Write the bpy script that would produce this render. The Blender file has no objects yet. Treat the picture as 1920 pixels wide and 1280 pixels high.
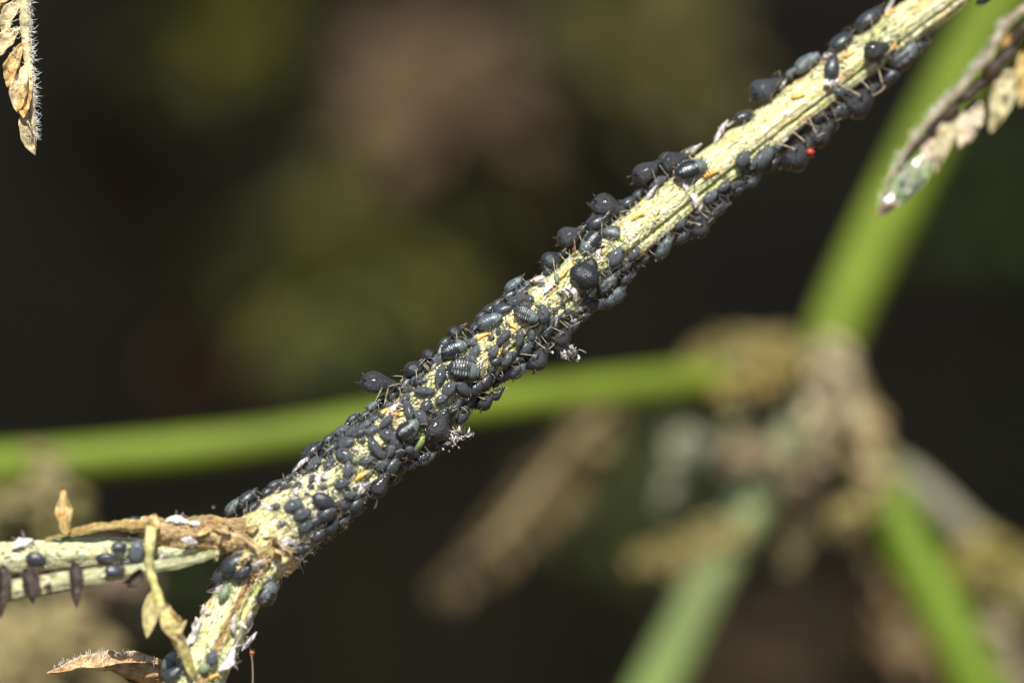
import bpy, math, random
import numpy as np
from mathutils import Vector, Matrix, noise

R = math.radians
random.seed(7)
rs = np.random.RandomState(11)
SC = bpy.context.scene
COL = SC.collection

# ------------------------------------------------------------------ camera, sky, sun, exposure
# one unit = one centimetre (macro subject, frame about 5.5 cm wide)
DIST, PPC, PITCH = 30.0, 349.0, R(20)
GROUND_Z = -32.0
CAM_M = Matrix(((1, 0, 0), (0, math.sin(PITCH), -math.cos(PITCH)), (0, math.cos(PITCH), math.sin(PITCH))))
# columns of CAM_M: right, up, towards the viewer

def W(x, y, z):
    return CAM_M @ Vector((x, y, z))

cam_d = bpy.data.cameras.new('camera')
cam = bpy.data.objects.new('camera', cam_d)
COL.objects.link(cam)
cam.matrix_world = Matrix.Translation(W(0, 0, DIST)) @ CAM_M.to_4x4()
cam_d.sensor_width = 36.0
cam_d.lens = 36.0 * DIST / (1920 / PPC)
cam_d.clip_start = 0.5
cam_d.clip_end = 20000
cam_d.dof.use_dof = True
cam_d.dof.focus_distance = DIST - 0.13
cam_d.dof.aperture_fstop = cam_d.lens * 1e-3 / 1.05
SC.camera = cam

SUN_EL, SUN_AZ = R(64), R(4)       # azimuth measured from behind the camera, positive to its left
sun_dir = Vector((-math.sin(SUN_AZ) * math.cos(SUN_EL), -math.cos(SUN_AZ) * math.cos(SUN_EL), math.sin(SUN_EL)))
world = bpy.data.worlds.new('World')
SC.world = world
world.use_nodes = True
nt = world.node_tree
sky = nt.nodes.new('ShaderNodeTexSky')
sky.sky_type = 'NISHITA'
sky.sun_disc = False
sky.sun_elevation = SUN_EL
sky.sun_rotation = math.pi + SUN_AZ
nt.nodes['Background'].inputs['Strength'].default_value = 0.068
nt.links.new(sky.outputs[0], nt.nodes['Background'].inputs['Color'])
sun_d = bpy.data.lights.new('sun', 'SUN')
sun_d.energy = 5.0
sun_d.angle = R(0.53)
sun_d.color = (1.0, 0.955, 0.88)
sun = bpy.data.objects.new('sun', sun_d)
COL.objects.link(sun)
sun.rotation_euler = sun_dir.to_track_quat('Z', 'Y').to_euler()
sun.location = sun_dir * 300

SC.view_settings.view_transform = 'Standard'
SC.view_settings.look = 'None'
SC.view_settings.exposure = 0.48
SC.view_settings.gamma = 1.0
SC.view_settings.use_curve_mapping = False
SC.render.engine = 'CYCLES'
SC.cycles.use_denoising = True
SC.cycles.max_bounces = 6

# ------------------------------------------------------------------ helpers
def loc(px, py, z=0.0):
    """a spot of the place, in the frame right / up / towards viewer (cm)"""
    k = (DIST - z) / DIST / PPC
    return np.array(((px - 960) * k, (640 - py) * k, z))

def to_world(P):
    A = np.array(CAM_M)
    return np.asarray(P) @ A.T

class MB:
    """collects surfaces, links them as ONE mesh object"""
    def __init__(s):
        s.v, s.f, s.c, s.n = [], [], [], 0
    def add(s, V, F, C):
        V = np.asarray(V, float).reshape(-1, 3)
        C = np.asarray(C, float)
        if C.ndim == 1:
            C = np.tile(C, (len(V), 1))
        s.v.append(V); s.c.append(C.reshape(-1, 3))
        o = s.n
        s.f.extend([tuple(i + o for i in f) for f in F])
        s.n += len(V)
    def grid(s, P, C, closed=True, caps=True):
        n, m = P.shape[:2]
        F = []
        mm = m if closed else m - 1
        for i in range(n - 1):
            for j in range(mm):
                k = (j + 1) % m
                F.append((i * m + j, i * m + k, (i + 1) * m + k, (i + 1) * m + j))
        if caps and closed:
            F.append(tuple(range(m - 1, -1, -1)))
            F.append(tuple((n - 1) * m + j for j in range(m)))
        C = np.asarray(C, float)
        if C.ndim == 3:
            C = C.reshape(-1, 3)
        s.add(P.reshape(-1, 3), F, C)
    def tube(s, pts, rad, col, seg=6):
        pts = np.asarray(pts, float)
        n = len(pts)
        rad = np.broadcast_to(np.asarray(rad, float), (n,))
        T = np.gradient(pts, axis=0)
        T /= np.linalg.norm(T, axis=1)[:, None] + 1e-12
        a = np.array((0, 0, 1.0)) if abs(T[0][2]) < .9 else np.array((1.0, 0, 0))
        u = np.cross(T[0], a); u /= np.linalg.norm(u)
        P = np.zeros((n, seg, 3))
        ang = np.linspace(0, 2 * math.pi, seg, endpoint=False)
        for i in range(n):
            u = u - T[i] * np.dot(u, T[i]); u /= np.linalg.norm(u) + 1e-12
            w = np.cross(T[i], u)
            P[i] = pts[i] + rad[i] * (np.cos(ang)[:, None] * u + np.sin(ang)[:, None] * w)
        col = np.asarray(col, float)
        if col.ndim == 2:
            col = np.repeat(col[:, None, :], seg, axis=1)
        s.grid(P, col)
    def ball(s, c, r, col, nu=8, nv=10):
        t = np.linspace(0.12, math.pi - .12, nu)
        a = np.linspace(0, 2 * math.pi, nv, endpoint=False)
        r = np.broadcast_to(np.asarray(r, float), (3,))
        P = np.stack((np.outer(np.sin(t), np.cos(a)) * r[0], np.outer(np.sin(t), np.sin(a)) * r[1],
                      np.outer(-np.cos(t), np.ones(nv)) * r[2]), -1) + np.asarray(c, float)
        s.grid(P, col)
    def mesh(s, name, mat, smooth=True):
        me = bpy.data.meshes.new(name)
        V = np.concatenate(s.v) if s.v else np.zeros((0, 3))
        me.from_pydata(V.tolist(), [], s.f)
        C = np.concatenate(s.c)
        at = me.attributes.new('tint', 'FLOAT_COLOR', 'POINT')
        at.data.foreach_set('color', np.concatenate((C, np.ones((len(C), 1))), 1).ravel())
        if smooth:
            me.polygons.foreach_set('use_smooth', [True] * len(me.polygons))
        me.materials.append(mat)
        me.update()
        return me
    def build(s, name, mat, parent=None, smooth=True):
        o = bpy.data.objects.new(name, s.mesh(name, mat, smooth))
        COL.objects.link(o)
        o.parent = parent
        return o

def tag(o, label=None, cat=None, group=None, kind=None):
    if label: o['label'] = label
    if cat: o['category'] = cat
    if group: o['group'] = group
    if kind: o['kind'] = kind
    return o

def empty(name, p, label, cat, group=None):
    o = bpy.data.objects.new(name, None)
    o.empty_display_size = .1
    COL.objects.link(o)
    o.location = p
    return tag(o, label, cat, group)

def keep(o, parent):
    """parent a mesh whose vertices are already in world space"""
    o.parent = parent
    o.matrix_parent_inverse = Matrix.Translation(parent.location).inverted()
    return o

def spline(pts, n):
    """Catmull-Rom through rows of pts"""
    P = np.asarray(pts, float)
    P = np.vstack((2 * P[0] - P[1], P, 2 * P[-1] - P[-2]))
    out = []
    k = len(P) - 3
    for q in np.linspace(0, k, n):
        i = min(int(q), k - 1); t = q - i
        a, b, c, d = P[i:i + 4]
        out.append(.5 * ((2 * b) + (-a + c) * t + (2 * a - 5 * b + 4 * c - d) * t * t + (-a + 3 * b - 3 * c + d) * t ** 3))
    return np.array(out)

def nz(p, s=1.0, off=0.0):
    return noise.noise(Vector((p[0] * s + off, p[1] * s + off * .7, p[2] * s - off)))

# ------------------------------------------------------------------ materials
def mat_new(name):
    m = bpy.data.materials.new(name)
    m.use_nodes = True
    return m, m.node_tree.nodes, m.node_tree.links, m.node_tree.nodes['Principled BSDF']

def mat_tint(name, rough=.5, nscale=60, namt=.35, bump=.3, spec=.5, sss=0.0, trans=0.0, coat=0.0, bdist=.004, speck=None):
    """colour from the mesh's own tint, broken up with noise; fine relief by bump"""
    m, N, L, b = mat_new(name)
    a = N.new('ShaderNodeAttribute'); a.attribute_name = 'tint'
    tc = N.new('ShaderNodeTexCoord')
    n1 = N.new('ShaderNodeTexNoise'); n1.inputs['Scale'].default_value = nscale; n1.inputs['Detail'].default_value = 5
    L.new(tc.outputs['Object'], n1.inputs['Vector'])
    mr = N.new('ShaderNodeMapRange')
    mr.inputs['From Min'].default_value = .3; mr.inputs['From Max'].default_value = .7
    mr.inputs['To Min'].default_value = 1 - namt; mr.inputs['To Max'].default_value = 1 + namt
    L.new(n1.outputs['Fac'], mr.inputs['Value'])
    mx = N.new('ShaderNodeVectorMath'); mx.operation = 'SCALE'
    L.new(a.outputs['Color'], mx.inputs[0]); L.new(mr.outputs[0], mx.inputs['Scale'])
    colour = mx.outputs[0]
    if speck:
        n2 = N.new('ShaderNodeTexNoise'); n2.inputs['Scale'].default_value = speck[0]; n2.inputs['Detail'].default_value = 3
        L.new(tc.outputs['Object'], n2.inputs['Vector'])
        r2 = N.new('ShaderNodeMapRange'); r2.inputs['From Min'].default_value = speck[1]; r2.inputs['From Max'].default_value = speck[1] + .06
        L.new(n2.outputs['Fac'], r2.inputs['Value'])
        mm = N.new('ShaderNodeMix'); mm.data_type = 'RGBA'
        mm.inputs['B'].default_value = (*speck[2], 1)
        L.new(r2.outputs[0], mm.inputs['Factor']); L.new(colour, mm.inputs['A'])
        colour = mm.outputs['Result']
    L.new(colour, b.inputs['Base Color'])
    b.inputs['Roughness'].default_value = rough
    b.inputs['Specular IOR Level'].default_value = spec
    if sss:
        b.inputs['Subsurface Weight'].default_value = sss
        b.inputs['Subsurface Radius'].default_value = (1, .7, .35)
        b.inputs['Subsurface Scale'].default_value = .02
    if coat:
        b.inputs['Coat Weight'].default_value = coat
        b.inputs['Coat Roughness'].default_value = .12 if 'aphid' in name or 'nymph' in name else .08
    if bump:
        bp = N.new('ShaderNodeBump'); bp.inputs['Strength'].default_value = bump; bp.inputs['Distance'].default_value = bdist
        n3 = N.new('ShaderNodeTexNoise'); n3.inputs['Scale'].default_value = nscale * 2.2; n3.inputs['Detail'].default_value = 4
        L.new(tc.outputs['Object'], n3.inputs['Vector'])
        L.new(n3.outputs['Fac'], bp.inputs['Height']); L.new(bp.outputs[0], b.inputs['Normal'])
    if trans:
        t = N.new('ShaderNodeBsdfTranslucent'); L.new(colour, t.inputs['Color'])
        ms = N.new('ShaderNodeMixShader'); ms.inputs[0].default_value = trans
        L.new(b.outputs[0], ms.inputs[1]); L.new(t.outputs[0], ms.inputs[2])
        L.new(ms.outputs[0], N['Material Output'].inputs['Surface'])
    return m

M = {}
# object space of an aphid is its own length = 1, so its noise scales are relative to the insect
M['matt'] = mat_tint('aphid_matt_cuticle', speck=(46, .70, (.16, .16, .16)), coat=.5, rough=.42, nscale=13, namt=.5, bump=.55, spec=.55, bdist=.03)
M['gloss'] = mat_tint('aphid_gloss_cuticle', rough=.27, nscale=12, namt=.4, bump=.35, spec=.55, bdist=.02)
M['satin'] = mat_tint('aphid_satin_cuticle', speck=(42, .71, (.14, .15, .15)), coat=.5, rough=.27, nscale=16, namt=.30, bump=.22, spec=.5, bdist=.02)
M['powder'] = mat_tint('nymph_waxy_cuticle', speck=(40, .69, (.17, .18, .18)), coat=.35, rough=.47, nscale=15, namt=.38, bump=.5, spec=.6, bdist=.03)
M['green'] = mat_tint('green_nymph_skin', rough=.38, nscale=12, namt=.25, bump=.2, sss=.3, bdist=.02)
M['larva'] = mat_tint('larva_skin', rough=.28, nscale=8, namt=.2, bump=.15, sss=.35, bdist=.02)
M['skin'] = mat_tint('shed_skin_chitin', rough=.36, nscale=6, namt=.28, bump=.5, trans=.12, bdist=.05)
M['eye'] = mat_tint('insect_eye', rough=.15, nscale=30, namt=.1, bump=0)
M['dry'] = mat_tint('dry_leaf_tissue', rough=.6, nscale=16, namt=.45, bump=.7, trans=.12, bdist=.02, speck=(38, .64, (.26, .16, .07)))
M['bark'] = mat_tint('dry_petiole_tissue', rough=.6, nscale=22, namt=.4, bump=.8, bdist=.02)
M['hair'] = mat_tint('plant_hair', rough=.3, nscale=20, namt=.1, bump=0, trans=.3)
M['stalk'] = mat_tint('fresh_green_stalk', rough=.55, nscale=1.6, namt=.26, bump=.15, spec=.22, bdist=.02)
M['leaf'] = mat_tint('weed_leaf', rough=.7, nscale=.8, namt=.3, bump=.2, spec=.12, trans=.2, bdist=.05)
M['crust'] = mat_tint('stem_crust', rough=.5, nscale=30, namt=.3, bump=.3, trans=.15)
M['wettip'] = mat_tint('wet_leaf_tip', rough=.16, nscale=7, namt=.3, bump=.25, spec=.8, coat=1.0, bdist=.01)
M['wetleaf'] = mat_tint('wet_curled_leaf', rough=.30, nscale=9, namt=.35, bump=.5, coat=.8, bdist=.012)

def mat_drop():
    m, N, L, b = mat_new('honeydew')
    b.inputs['Base Color'].default_value = (1, .98, .95, 1)
    b.inputs['Transmission Weight'].default_value = 1
    b.inputs['Roughness'].default_value = .03
    b.inputs['IOR'].default_value = 1.38
    return m
M['drop'] = mat_drop()

def mat_stem(name, pale, green, dark, stain, cells=.62):
    """ribbed herb stem: streaks and dark pits run along it (uses the 'along' coordinate of the mesh)"""
    m, N, L, b = mat_new(name)
    a = N.new('ShaderNodeAttribute'); a.attribute_name = 'along'
    def mapped(sx, sy):
        v = N.new('ShaderNodeMapping'); v.inputs['Scale'].default_value = (sx, sy, sy)
        L.new(a.outputs['Vector'], v.inputs['Vector']); return v.outputs[0]
    def nzn(sx, sy, det=4, sc=1, ):
        t = N.new('ShaderNodeTexNoise'); t.inputs['Scale'].default_value = sc; t.inputs['Detail'].default_value = det
        L.new(mapped(sx, sy), t.inputs['Vector']); return t.outputs['Fac']
    def rng(x, lo, hi, t0=0, t1=1):
        r = N.new('ShaderNodeMapRange'); r.inputs['From Min'].default_value = lo; r.inputs['From Max'].default_value = hi
        r.inputs['To Min'].default_value = t0; r.inputs['To Max'].default_value = t1
        L.new(x, r.inputs['Value']); return r.outputs[0]
    def mix(f, A, B):
        q = N.new('ShaderNodeMix'); q.data_type = 'RGBA'
        L.new(f, q.inputs['Factor'])
        for s_, v in (('A', A), ('B', B)):
            if isinstance(v, tuple): q.inputs[s_].default_value = (*v, 1)
            else: L.new(v, q.inputs[s_])
        return q.outputs['Result']
    streak = nzn(5, 46)
    c = mix(rng(streak, .42, .60), pale, green)
    vo = N.new('ShaderNodeTexVoronoi'); vo.feature = 'DISTANCE_TO_EDGE'; vo.inputs['Scale'].default_value = 1
    wv = N.new('ShaderNodeTexNoise'); wv.inputs['Scale'].default_value = 1; L.new(mapped(20, 40), wv.inputs['Vector'])
    av = N.new('ShaderNodeVectorMath'); av.operation = 'MULTIPLY_ADD'; L.new(wv.outputs['Color'], av.inputs[0]); av.inputs[1].default_value = (1.5, 1.5, 1.5); L.new(mapped(13, 42), av.inputs[2])
    L.new(av.outputs[0], vo.inputs['Vector'])
    cell = rng(vo.outputs['Distance'], .01, .15)
    gate = rng(nzn(4, 9), .36, .58)
    gm = N.new('ShaderNodeMath'); gm.operation = 'MULTIPLY'
    inv = rng(cell, 0, 1, cells, 0); L.new(inv, gm.inputs[0]); L.new(gate, gm.inputs[1])
    c = mix(gm.outputs[0], c, (green[0] * .52, green[1] * .66, green[2] * .5))
    c = mix(rng(nzn(17, 34, 5), .54, .70, 0, .6), c, (green[0] * .72, green[1] * .8, green[2] * .55))
    c = mix(rng(nzn(5, 12), .53, .66, 0, .85), c, stain)
    bright = nzn(26, 60, 3)
    c = mix(rng(bright, .56, .66, 0, .8), c, (min(1, pale[0] * 1.12), min(1, pale[1] * 1.12), pale[2] * 1.35))
    pits = nzn(25, 82, 2)
    dens = nzn(2.5, 4)
    add = N.new('ShaderNodeMath'); add.operation = 'MULTIPLY_ADD'
    L.new(dens, add.inputs[0]); add.inputs[1].default_value = .35; L.new(pits, add.inputs[2])
    pitf = rng(add.outputs[0], .765, .83)
    c = mix(pitf, c, dark)
    # tint of the mesh: brown scars, groove lines
    tn = N.new('ShaderNodeAttribute'); tn.attribute_name = 'tint'
    mul = N.new('ShaderNodeMix'); mul.data_type = 'RGBA'; mul.blend_type = 'MULTIPLY'; mul.inputs['Factor'].default_value = 1
    L.new(c, mul.inputs['A']); L.new(tn.outputs['Color'], mul.inputs['B'])
    L.new(mul.outputs['Result'], b.inputs['Base Color'])
    b.inputs['Roughness'].default_value = .48
    b.inputs['Specular IOR Level'].default_value = .4
    b.inputs['Subsurface Weight'].default_value = .12
    b.inputs['Subsurface Radius'].default_value = (1, .9, .4)
    b.inputs['Subsurface Scale'].default_value = .015
    h = N.new('ShaderNodeMath'); h.operation = 'MULTIPLY_ADD'
    L.new(pitf, h.inputs[0]); h.inputs[1].default_value = -.5
    h2 = N.new('ShaderNodeMath'); h2.operation = 'MULTIPLY_ADD'; L.new(cell, h2.inputs[0]); h2.inputs[1].default_value = .45; L.new(nzn(30, 90, 5), h2.inputs[2])
    L.new(h2.outputs[0], h.inputs[2])
    bp = N.new('ShaderNodeBump'); bp.inputs['Strength'].default_value = 1.0; bp.inputs['Distance'].default_value = .012
    L.new(h.outputs[0], bp.inputs['Height']); L.new(bp.outputs[0], b.inputs['Normal'])
    return m
M['stem'] = mat_stem('infested_stem', (.90, .85, .56), (.66, .66, .28), (.075, .11, .04), (.82, .58, .22), cells=.5)
M['petiole'] = mat_stem('pale_petiole', (.86, .84, .56), (.56, .61, .27), (.06, .09, .03), (.70, .60, .30), cells=.5)
M['drystem'] = mat_stem('dry_brown_stem', (.80, .60, .31), (.60, .38, .14), (.14, .08, .04), (.52, .28, .11), cells=.3)

def mat_ground():
    m, N, L, b = mat_new('shaded_soil')
    tc = N.new('ShaderNodeTexCoord')
    n1 = N.new('ShaderNodeTexNoise'); n1.inputs['Scale'].default_value = .09; n1.inputs['Detail'].default_value = 6
    n2 = N.new('ShaderNodeTexNoise'); n2.inputs['Scale'].default_value = 1.4; n2.inputs['Detail'].default_value = 8
    r = N.new('ShaderNodeValToRGB')
    e = r.color_ramp.elements
    e[0].position = .35; e[0].color = (.092, .053, .026, 1)
    e[1].position = .68; e[1].color = (.112, .072, .032, 1)
    x = e.new(.52); x.color = (.104, .068, .026, 1)
    ad = N.new('ShaderNodeMath'); ad.operation = 'MULTIPLY_ADD'; ad.inputs[1].default_value = .4
    for t in (n1, n2): L.new(tc.outputs['Object'], t.inputs['Vector'])
    sb = N.new('ShaderNodeMath'); sb.operation = 'SUBTRACT'; sb.inputs[1].default_value = .5
    L.new(n2.outputs['Fac'], sb.inputs[0]); L.new(sb.outputs[0], ad.inputs[0]); L.new(n1.outputs['Fac'], ad.inputs[2])
    L.new(ad.outputs[0], r.inputs['Fac']); L.new(r.outputs[0], b.inputs['Base Color'])
    b.inputs['Roughness'].default_value = .95
    b.inputs['Specular IOR Level'].default_value = .05
    bp = N.new('ShaderNodeBump'); bp.inputs['Strength'].default_value = .7; bp.inputs['Distance'].default_value = .4
    L.new(n2.outputs['Fac'], bp.inputs['Height']); L.new(bp.outputs[0], b.inputs['Normal'])
    return m

# ------------------------------------------------------------------ ground
def ground_h(x, y):
    return GROUND_Z + .5 * noise.noise(Vector((x * .07, y * .07, 3))) + .2 * noise.noise(Vector((x * .3, y * .3, 9)))
g = MB()
xs = np.concatenate((np.linspace(-6000, -160, 8), np.linspace(-150, 150, 90), np.linspace(160, 6000, 8)))
ys = np.concatenate((np.linspace(-6000, -90, 8), np.linspace(-80, 190, 90), np.linspace(200, 6000, 8)))
P = np.array([[(x, y, ground_h(x, y)) for x in xs] for y in ys])
g.grid(P, (1, 1, 1), closed=False)
tag(g.build('ground', mat_ground()), kind='structure')

def ground_at(x, y):
    return np.array((x, y, ground_h(x, y) - .15))

# ------------------------------------------------------------------ leaf maker (double skinned, in world or local units)
def leaf(mb, p0, p1, width, nrm, col, col2=None, bend=.15, cup=.25, lobes=0, ruffle=.0, thick=.006, n=14, m=7, tipw=.08, peak=.42, seed=0.0, twist=0.0):
    p0 = np.asarray(p0, float); p1 = np.asarray(p1, float)
    ax = p1 - p0; ln = np.linalg.norm(ax); ax /= ln
    nrm = np.asarray(nrm, float); nrm = nrm - ax * np.dot(nrm, ax); nrm /= np.linalg.norm(nrm) + 1e-9
    sd = np.cross(nrm, ax)
    col = np.asarray(col, float); col2 = col if col2 is None else np.asarray(col2, float)
    P = np.zeros((n, m, 3)); C = np.zeros((n, m, 3)); Q = np.zeros((n, m, 3))
    for i in range(n):
        t = i / (n - 1)
        w = width * .5 * (max(1e-4, math.sin(math.pi * t ** (math.log(.5) / math.log(peak)))) ** .8 + tipw * (1 - t))
        if lobes:
            w *= .62 + .38 * abs(math.cos(math.pi * t * lobes))
        tw = twist * t
        s2 = sd * math.cos(tw) + nrm * math.sin(tw); n2 = nrm * math.cos(tw) - sd * math.sin(tw)
        for j in range(m):
            u = j / (m - 1) * 2 - 1
            base = p0 + ax * ln * t + n2 * (bend * ln * (math.sin(math.pi * t) - .3 * t * t))
            r = ruffle * width * noise.noise(Vector((t * 6 + seed, u * 2.2, seed)))
            pt = base + s2 * (w * u * (1 - .25 * cup * u * u)) + n2 * (cup * w * u * u + r - .05 * width * math.exp(-(u * 6) ** 2))
            P[i, j] = pt
            Q[i, j] = pt - n2 * thick
            k = min(1, max(0, .5 + 1.1 * noise.noise(Vector((t * 4 + seed, u * 2 + 5, seed * 2)))))
            C[i, j] = col * (1 - k) + col2 * k
    ring = np.concatenate((P, Q[:, ::-1]), axis=1)
    Cc = np.concatenate((C, C[:, ::-1]), axis=1)
    mb.grid(ring, Cc)

def hairs(mb, bases, dirs, ln, rad, col=(.86, .85, .80), curl=.5):
    for b, d in zip(bases, dirs):
        d = np.asarray(d, float); d /= np.linalg.norm(d) + 1e-9
        L_ = ln * random.uniform(.5, 1.25)
        q = rs.normal(size=3); q -= d * np.dot(q, d); q /= np.linalg.norm(q) + 1e-9
        ts = np.linspace(0, 1, 5)
        pts = np.array([np.asarray(b) + d * L_ * t + q * L_ * curl * t * t for t in ts])
        mb.tube(pts, rad * np.array((1, .9, .75, .55, .25)), col, seg=4)

# ------------------------------------------------------------------ the infested stem
def zdepth(px):
    return (930 - px) / 1000 * .80

AX = [(1990, -167, 36), (1900, -106, 37), (1761, 1, 38), (1510, 187, 38), (1254, 386, 41), (1014, 579, 42), (884, 688, 45), (764, 792, 49),
      (622, 918, 56), (512, 1004, 62), (460, 1090, 44), (412, 1182, 45), (358, 1290, 50), (306, 1395, 54), (255, 1500, 56), (205, 1610, 56)]
rows = []
for (x, y, hw) in AX:
    p = loc(x, y, zdepth(x)); rows.append((*p, hw / PPC))
# below the frame the stem goes down to the soil
base = ground_at(-4.6, -.2)
bl = np.linalg.inv(np.array(CAM_M)) @ base
last = np.array(rows[-1][:3])
for t in (.12, .35, .7, 1.0):
    q = last + (bl - last) * t
    q[0] += -.25 * math.sin(math.pi * t)
    rows.append((*q, .17 + .10 * t))
AXIS = spline(rows, 760)          # local frame rows: x, y, z, radius
PXA = np.stack((960 + AXIS[:, 0] * PPC * DIST / (DIST - AXIS[:, 2]), 640 - AXIS[:, 1] * PPC * DIST / (DIST - AXIS[:, 2])), 1)
TAN = np.gradient(AXIS[:, :3], axis=0); TAN /= np.linalg.norm(TAN, axis=1)[:, None]
ARC = np.concatenate(((0,), np.cumsum(np.linalg.norm(np.diff(AXIS[:, :3], axis=0), axis=1))))
ZV = np.array((0, 0, 1.0))

def frame(i):
    """stem frame at row i: tangent, front (to viewer), side (image upper-left)"""
    T = TAN[i]
    f = ZV - T * np.dot(ZV, T); f /= np.linalg.norm(f)
    s = np.cross(f, T)                       # T runs from the top right to the lower left
    if i < 520 and s[1] < 0: s = -s
    if i >= 520 and s[0] > 0: s = -s
    return T, f, s

def rib(th, arc):
    r = 1 + .045 * math.cos(7 * th + .6 * math.sin(arc * .8)) + .024 * math.cos(19 * th + 1.3 + .5 * math.sin(arc * 1.7))
    g1 = math.exp(-((th + .62) / .085) ** 2)
    g2 = math.exp(-((th - .28) / .07) ** 2)
    g3 = math.exp(-((th - .95) / .10) ** 2)
    return r - .13 * g1 - .035 * g2 - .05 * g3

NTH = 96
ths = np.linspace(-math.pi, math.pi, NTH, endpoint=False)
st = MB()
P = np.zeros((len(AXIS), NTH, 3)); C = np.ones((len(AXIS), NTH, 3)); UV = np.zeros((len(AXIS), NTH, 3))
node_i = int(np.argmin(np.hypot(PXA[:, 0] - 490, PXA[:, 1] - 1030)))
for i in range(len(AXIS)):
    T, f, s = frame(i)
    c = AXIS[i, :3]; r0 = AXIS[i, 3]
    swell = 1 + .16 * math.exp(-((i - node_i) / 14.0) ** 2)
    rough = 1 + 1.6 * math.exp(-((PXA[i, 0] - 600) / 130) ** 2) if i < node_i + 30 else 1.3
    for j, th in enumerate(ths):
        d = f * math.cos(th) + s * math.sin(th)
        q = c + d * r0
        r = r0 * swell * rib(th, ARC[i])
        r += .007 * rough * noise.noise(Vector(q * 9)) + .005 * rough * noise.noise(Vector(q * 30))
        P[i, j] = c + d * r
        UV[i, j] = (ARC[i], math.sin(th) * .14, math.cos(th) * .14)
        gl = math.exp(-((th + .62) / .055) ** 2)
        C[i, j] = np.array((1, 1, 1)) * (1 - gl) + np.array((.55, .68, .28)) * gl
        # brown scar below the fork
        if i > node_i - 6:
            sc = math.exp(-((th + .25 + .1 * math.sin(ARC[i] * 3)) / .17) ** 2) * min(1, (i - node_i + 6) / 12)
            C[i, j] = C[i, j] * (1 - sc) + np.array((.62, .36, .22)) * sc
        k = .55 * math.exp(-((i - node_i + 6) / 16.0) ** 2)
        C[i, j] = C[i, j] * (1 - k) + np.array((.80, .58, .42)) * k
st.grid(to_world(P), C)
plant = empty('infested_plant', W(*AXIS[node_i, :3]), 'pale ribbed plant stem speckled dark green, crowded with black aphids, forking at a brown node', 'plant')
stem_o = keep(st.build('main_stem', M['stem']), plant)

def along_attr(o, uv):
    at = o.data.attributes.new('along', 'FLOAT_VECTOR', 'POINT')
    at.data.foreach_set('vector', np.asarray(uv, float).ravel())
along_attr(stem_o, UV.reshape(-1, 3))

def stem_spot(px, py, lift=0.0):
    """spot on the stem that lies at this place; returns local position, normal, tangent, angle, row"""
    # nearest axis row
    i = int(np.argmin(np.hypot(PXA[:, 0] - px, PXA[:, 1] - py)))
    T, f, s = frame(i)
    c = AXIS[i, :3]; r0 = AXIS[i, 3]
    p = loc(px, py, c[2])
    d = float(np.dot(p - c, s))
    re = r0 + lift
    if abs(d) < re * .985:
        th = math.asin(d / re); rad = re
    else:
        th = math.copysign(1.40, d); rad = min(abs(d) / math.sin(1.40), re * 1.30)
    n = f * math.cos(th) + s * math.sin(th)
    return c + n * rad, n, T, th, i

# side branches at the fork, built as ribbed stems of the same plant
def branch(name, pts, seg, mat, tintf=None, n=120, ribs=5, amp=.06, parent=None, bumpy=1.0):
    A = spline([(*loc(x, y, z), hw / PPC) for x, y, z, hw in pts], n)
    T = np.gradient(A[:, :3], axis=0); T /= np.linalg.norm(T, axis=1)[:, None]
    arc = np.concatenate(((0,), np.cumsum(np.linalg.norm(np.diff(A[:, :3], axis=0), axis=1))))
    P = np.zeros((n, seg, 3)); C = np.ones((n, seg, 3)); UVb = np.zeros((n, seg, 3))
    for i in range(n):
        f = ZV - T[i] * np.dot(ZV, T[i]); f /= np.linalg.norm(f) + 1e-9
        s = np.cross(f, T[i])
        for j in range(seg):
            th = 2 * math.pi * j / seg
            d = f * math.cos(th) + s * math.sin(th)
            q = A[i, :3] + d * A[i, 3]
            P[i, j] = A[i, :3] + d * (A[i, 3] * (1 + amp * math.cos(ribs * th)) + .006 * bumpy * noise.noise(Vector(q * 11)) + .003 * bumpy * noise.noise(Vector(q * 37)))
            UVb[i, j] = (arc[i] + 20, math.sin(th) * .09, math.cos(th) * .09)
            if tintf is not None: C[i, j] = tintf(i / (n - 1), th)
    mb = MB(); mb.grid(to_world(P), C)
    o = mb.build(name, M[mat])
    along_attr(o, UVb.reshape(-1, 3))
    if parent is not None: keep(o, parent)
    return o, A

white = np.ones(3)
def brownish(t, th):
    k = .5 + .5 * noise.noise(Vector((t * 9, math.cos(th) * 2, math.sin(th) * 2)))
    return np.array((.52, .31, .13)) * (1 - k) + np.array((.66, .50, .24)) * k
bro, BROWN = branch('dry_petiole', [(500, 1018, .36, 40), (450, 1006, .42, 34), (395, 1000, .48, 30), (330, 1000, .50, 27), (285, 993, .52, 26), (262, 990, .52, 20)], 40, 'drystem', lambda t, th: white * (.75 + .5 * noise.noise(Vector((t * 7, math.cos(th), math.sin(th))))), parent=plant, bumpy=3.2)
_, PET1 = branch('pale_petiole', [(420, 1020, .40, 22), (340, 1030, .46, 22), (266, 1032, .50, 24), (150, 1036, .54, 27), (0, 1046, .60, 29), (-160, 1056, .66, 30), (-420, 1090, .8, 28)], 48, 'petiole', lambda t, th: np.array((.80, .60, .34)) * max(0, 1 - t * 6) + white * min(1, t * 6) + .1 * noise.noise(Vector((t * 14, math.cos(th), math.sin(th)))), parent=plant, bumpy=1.6)
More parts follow.
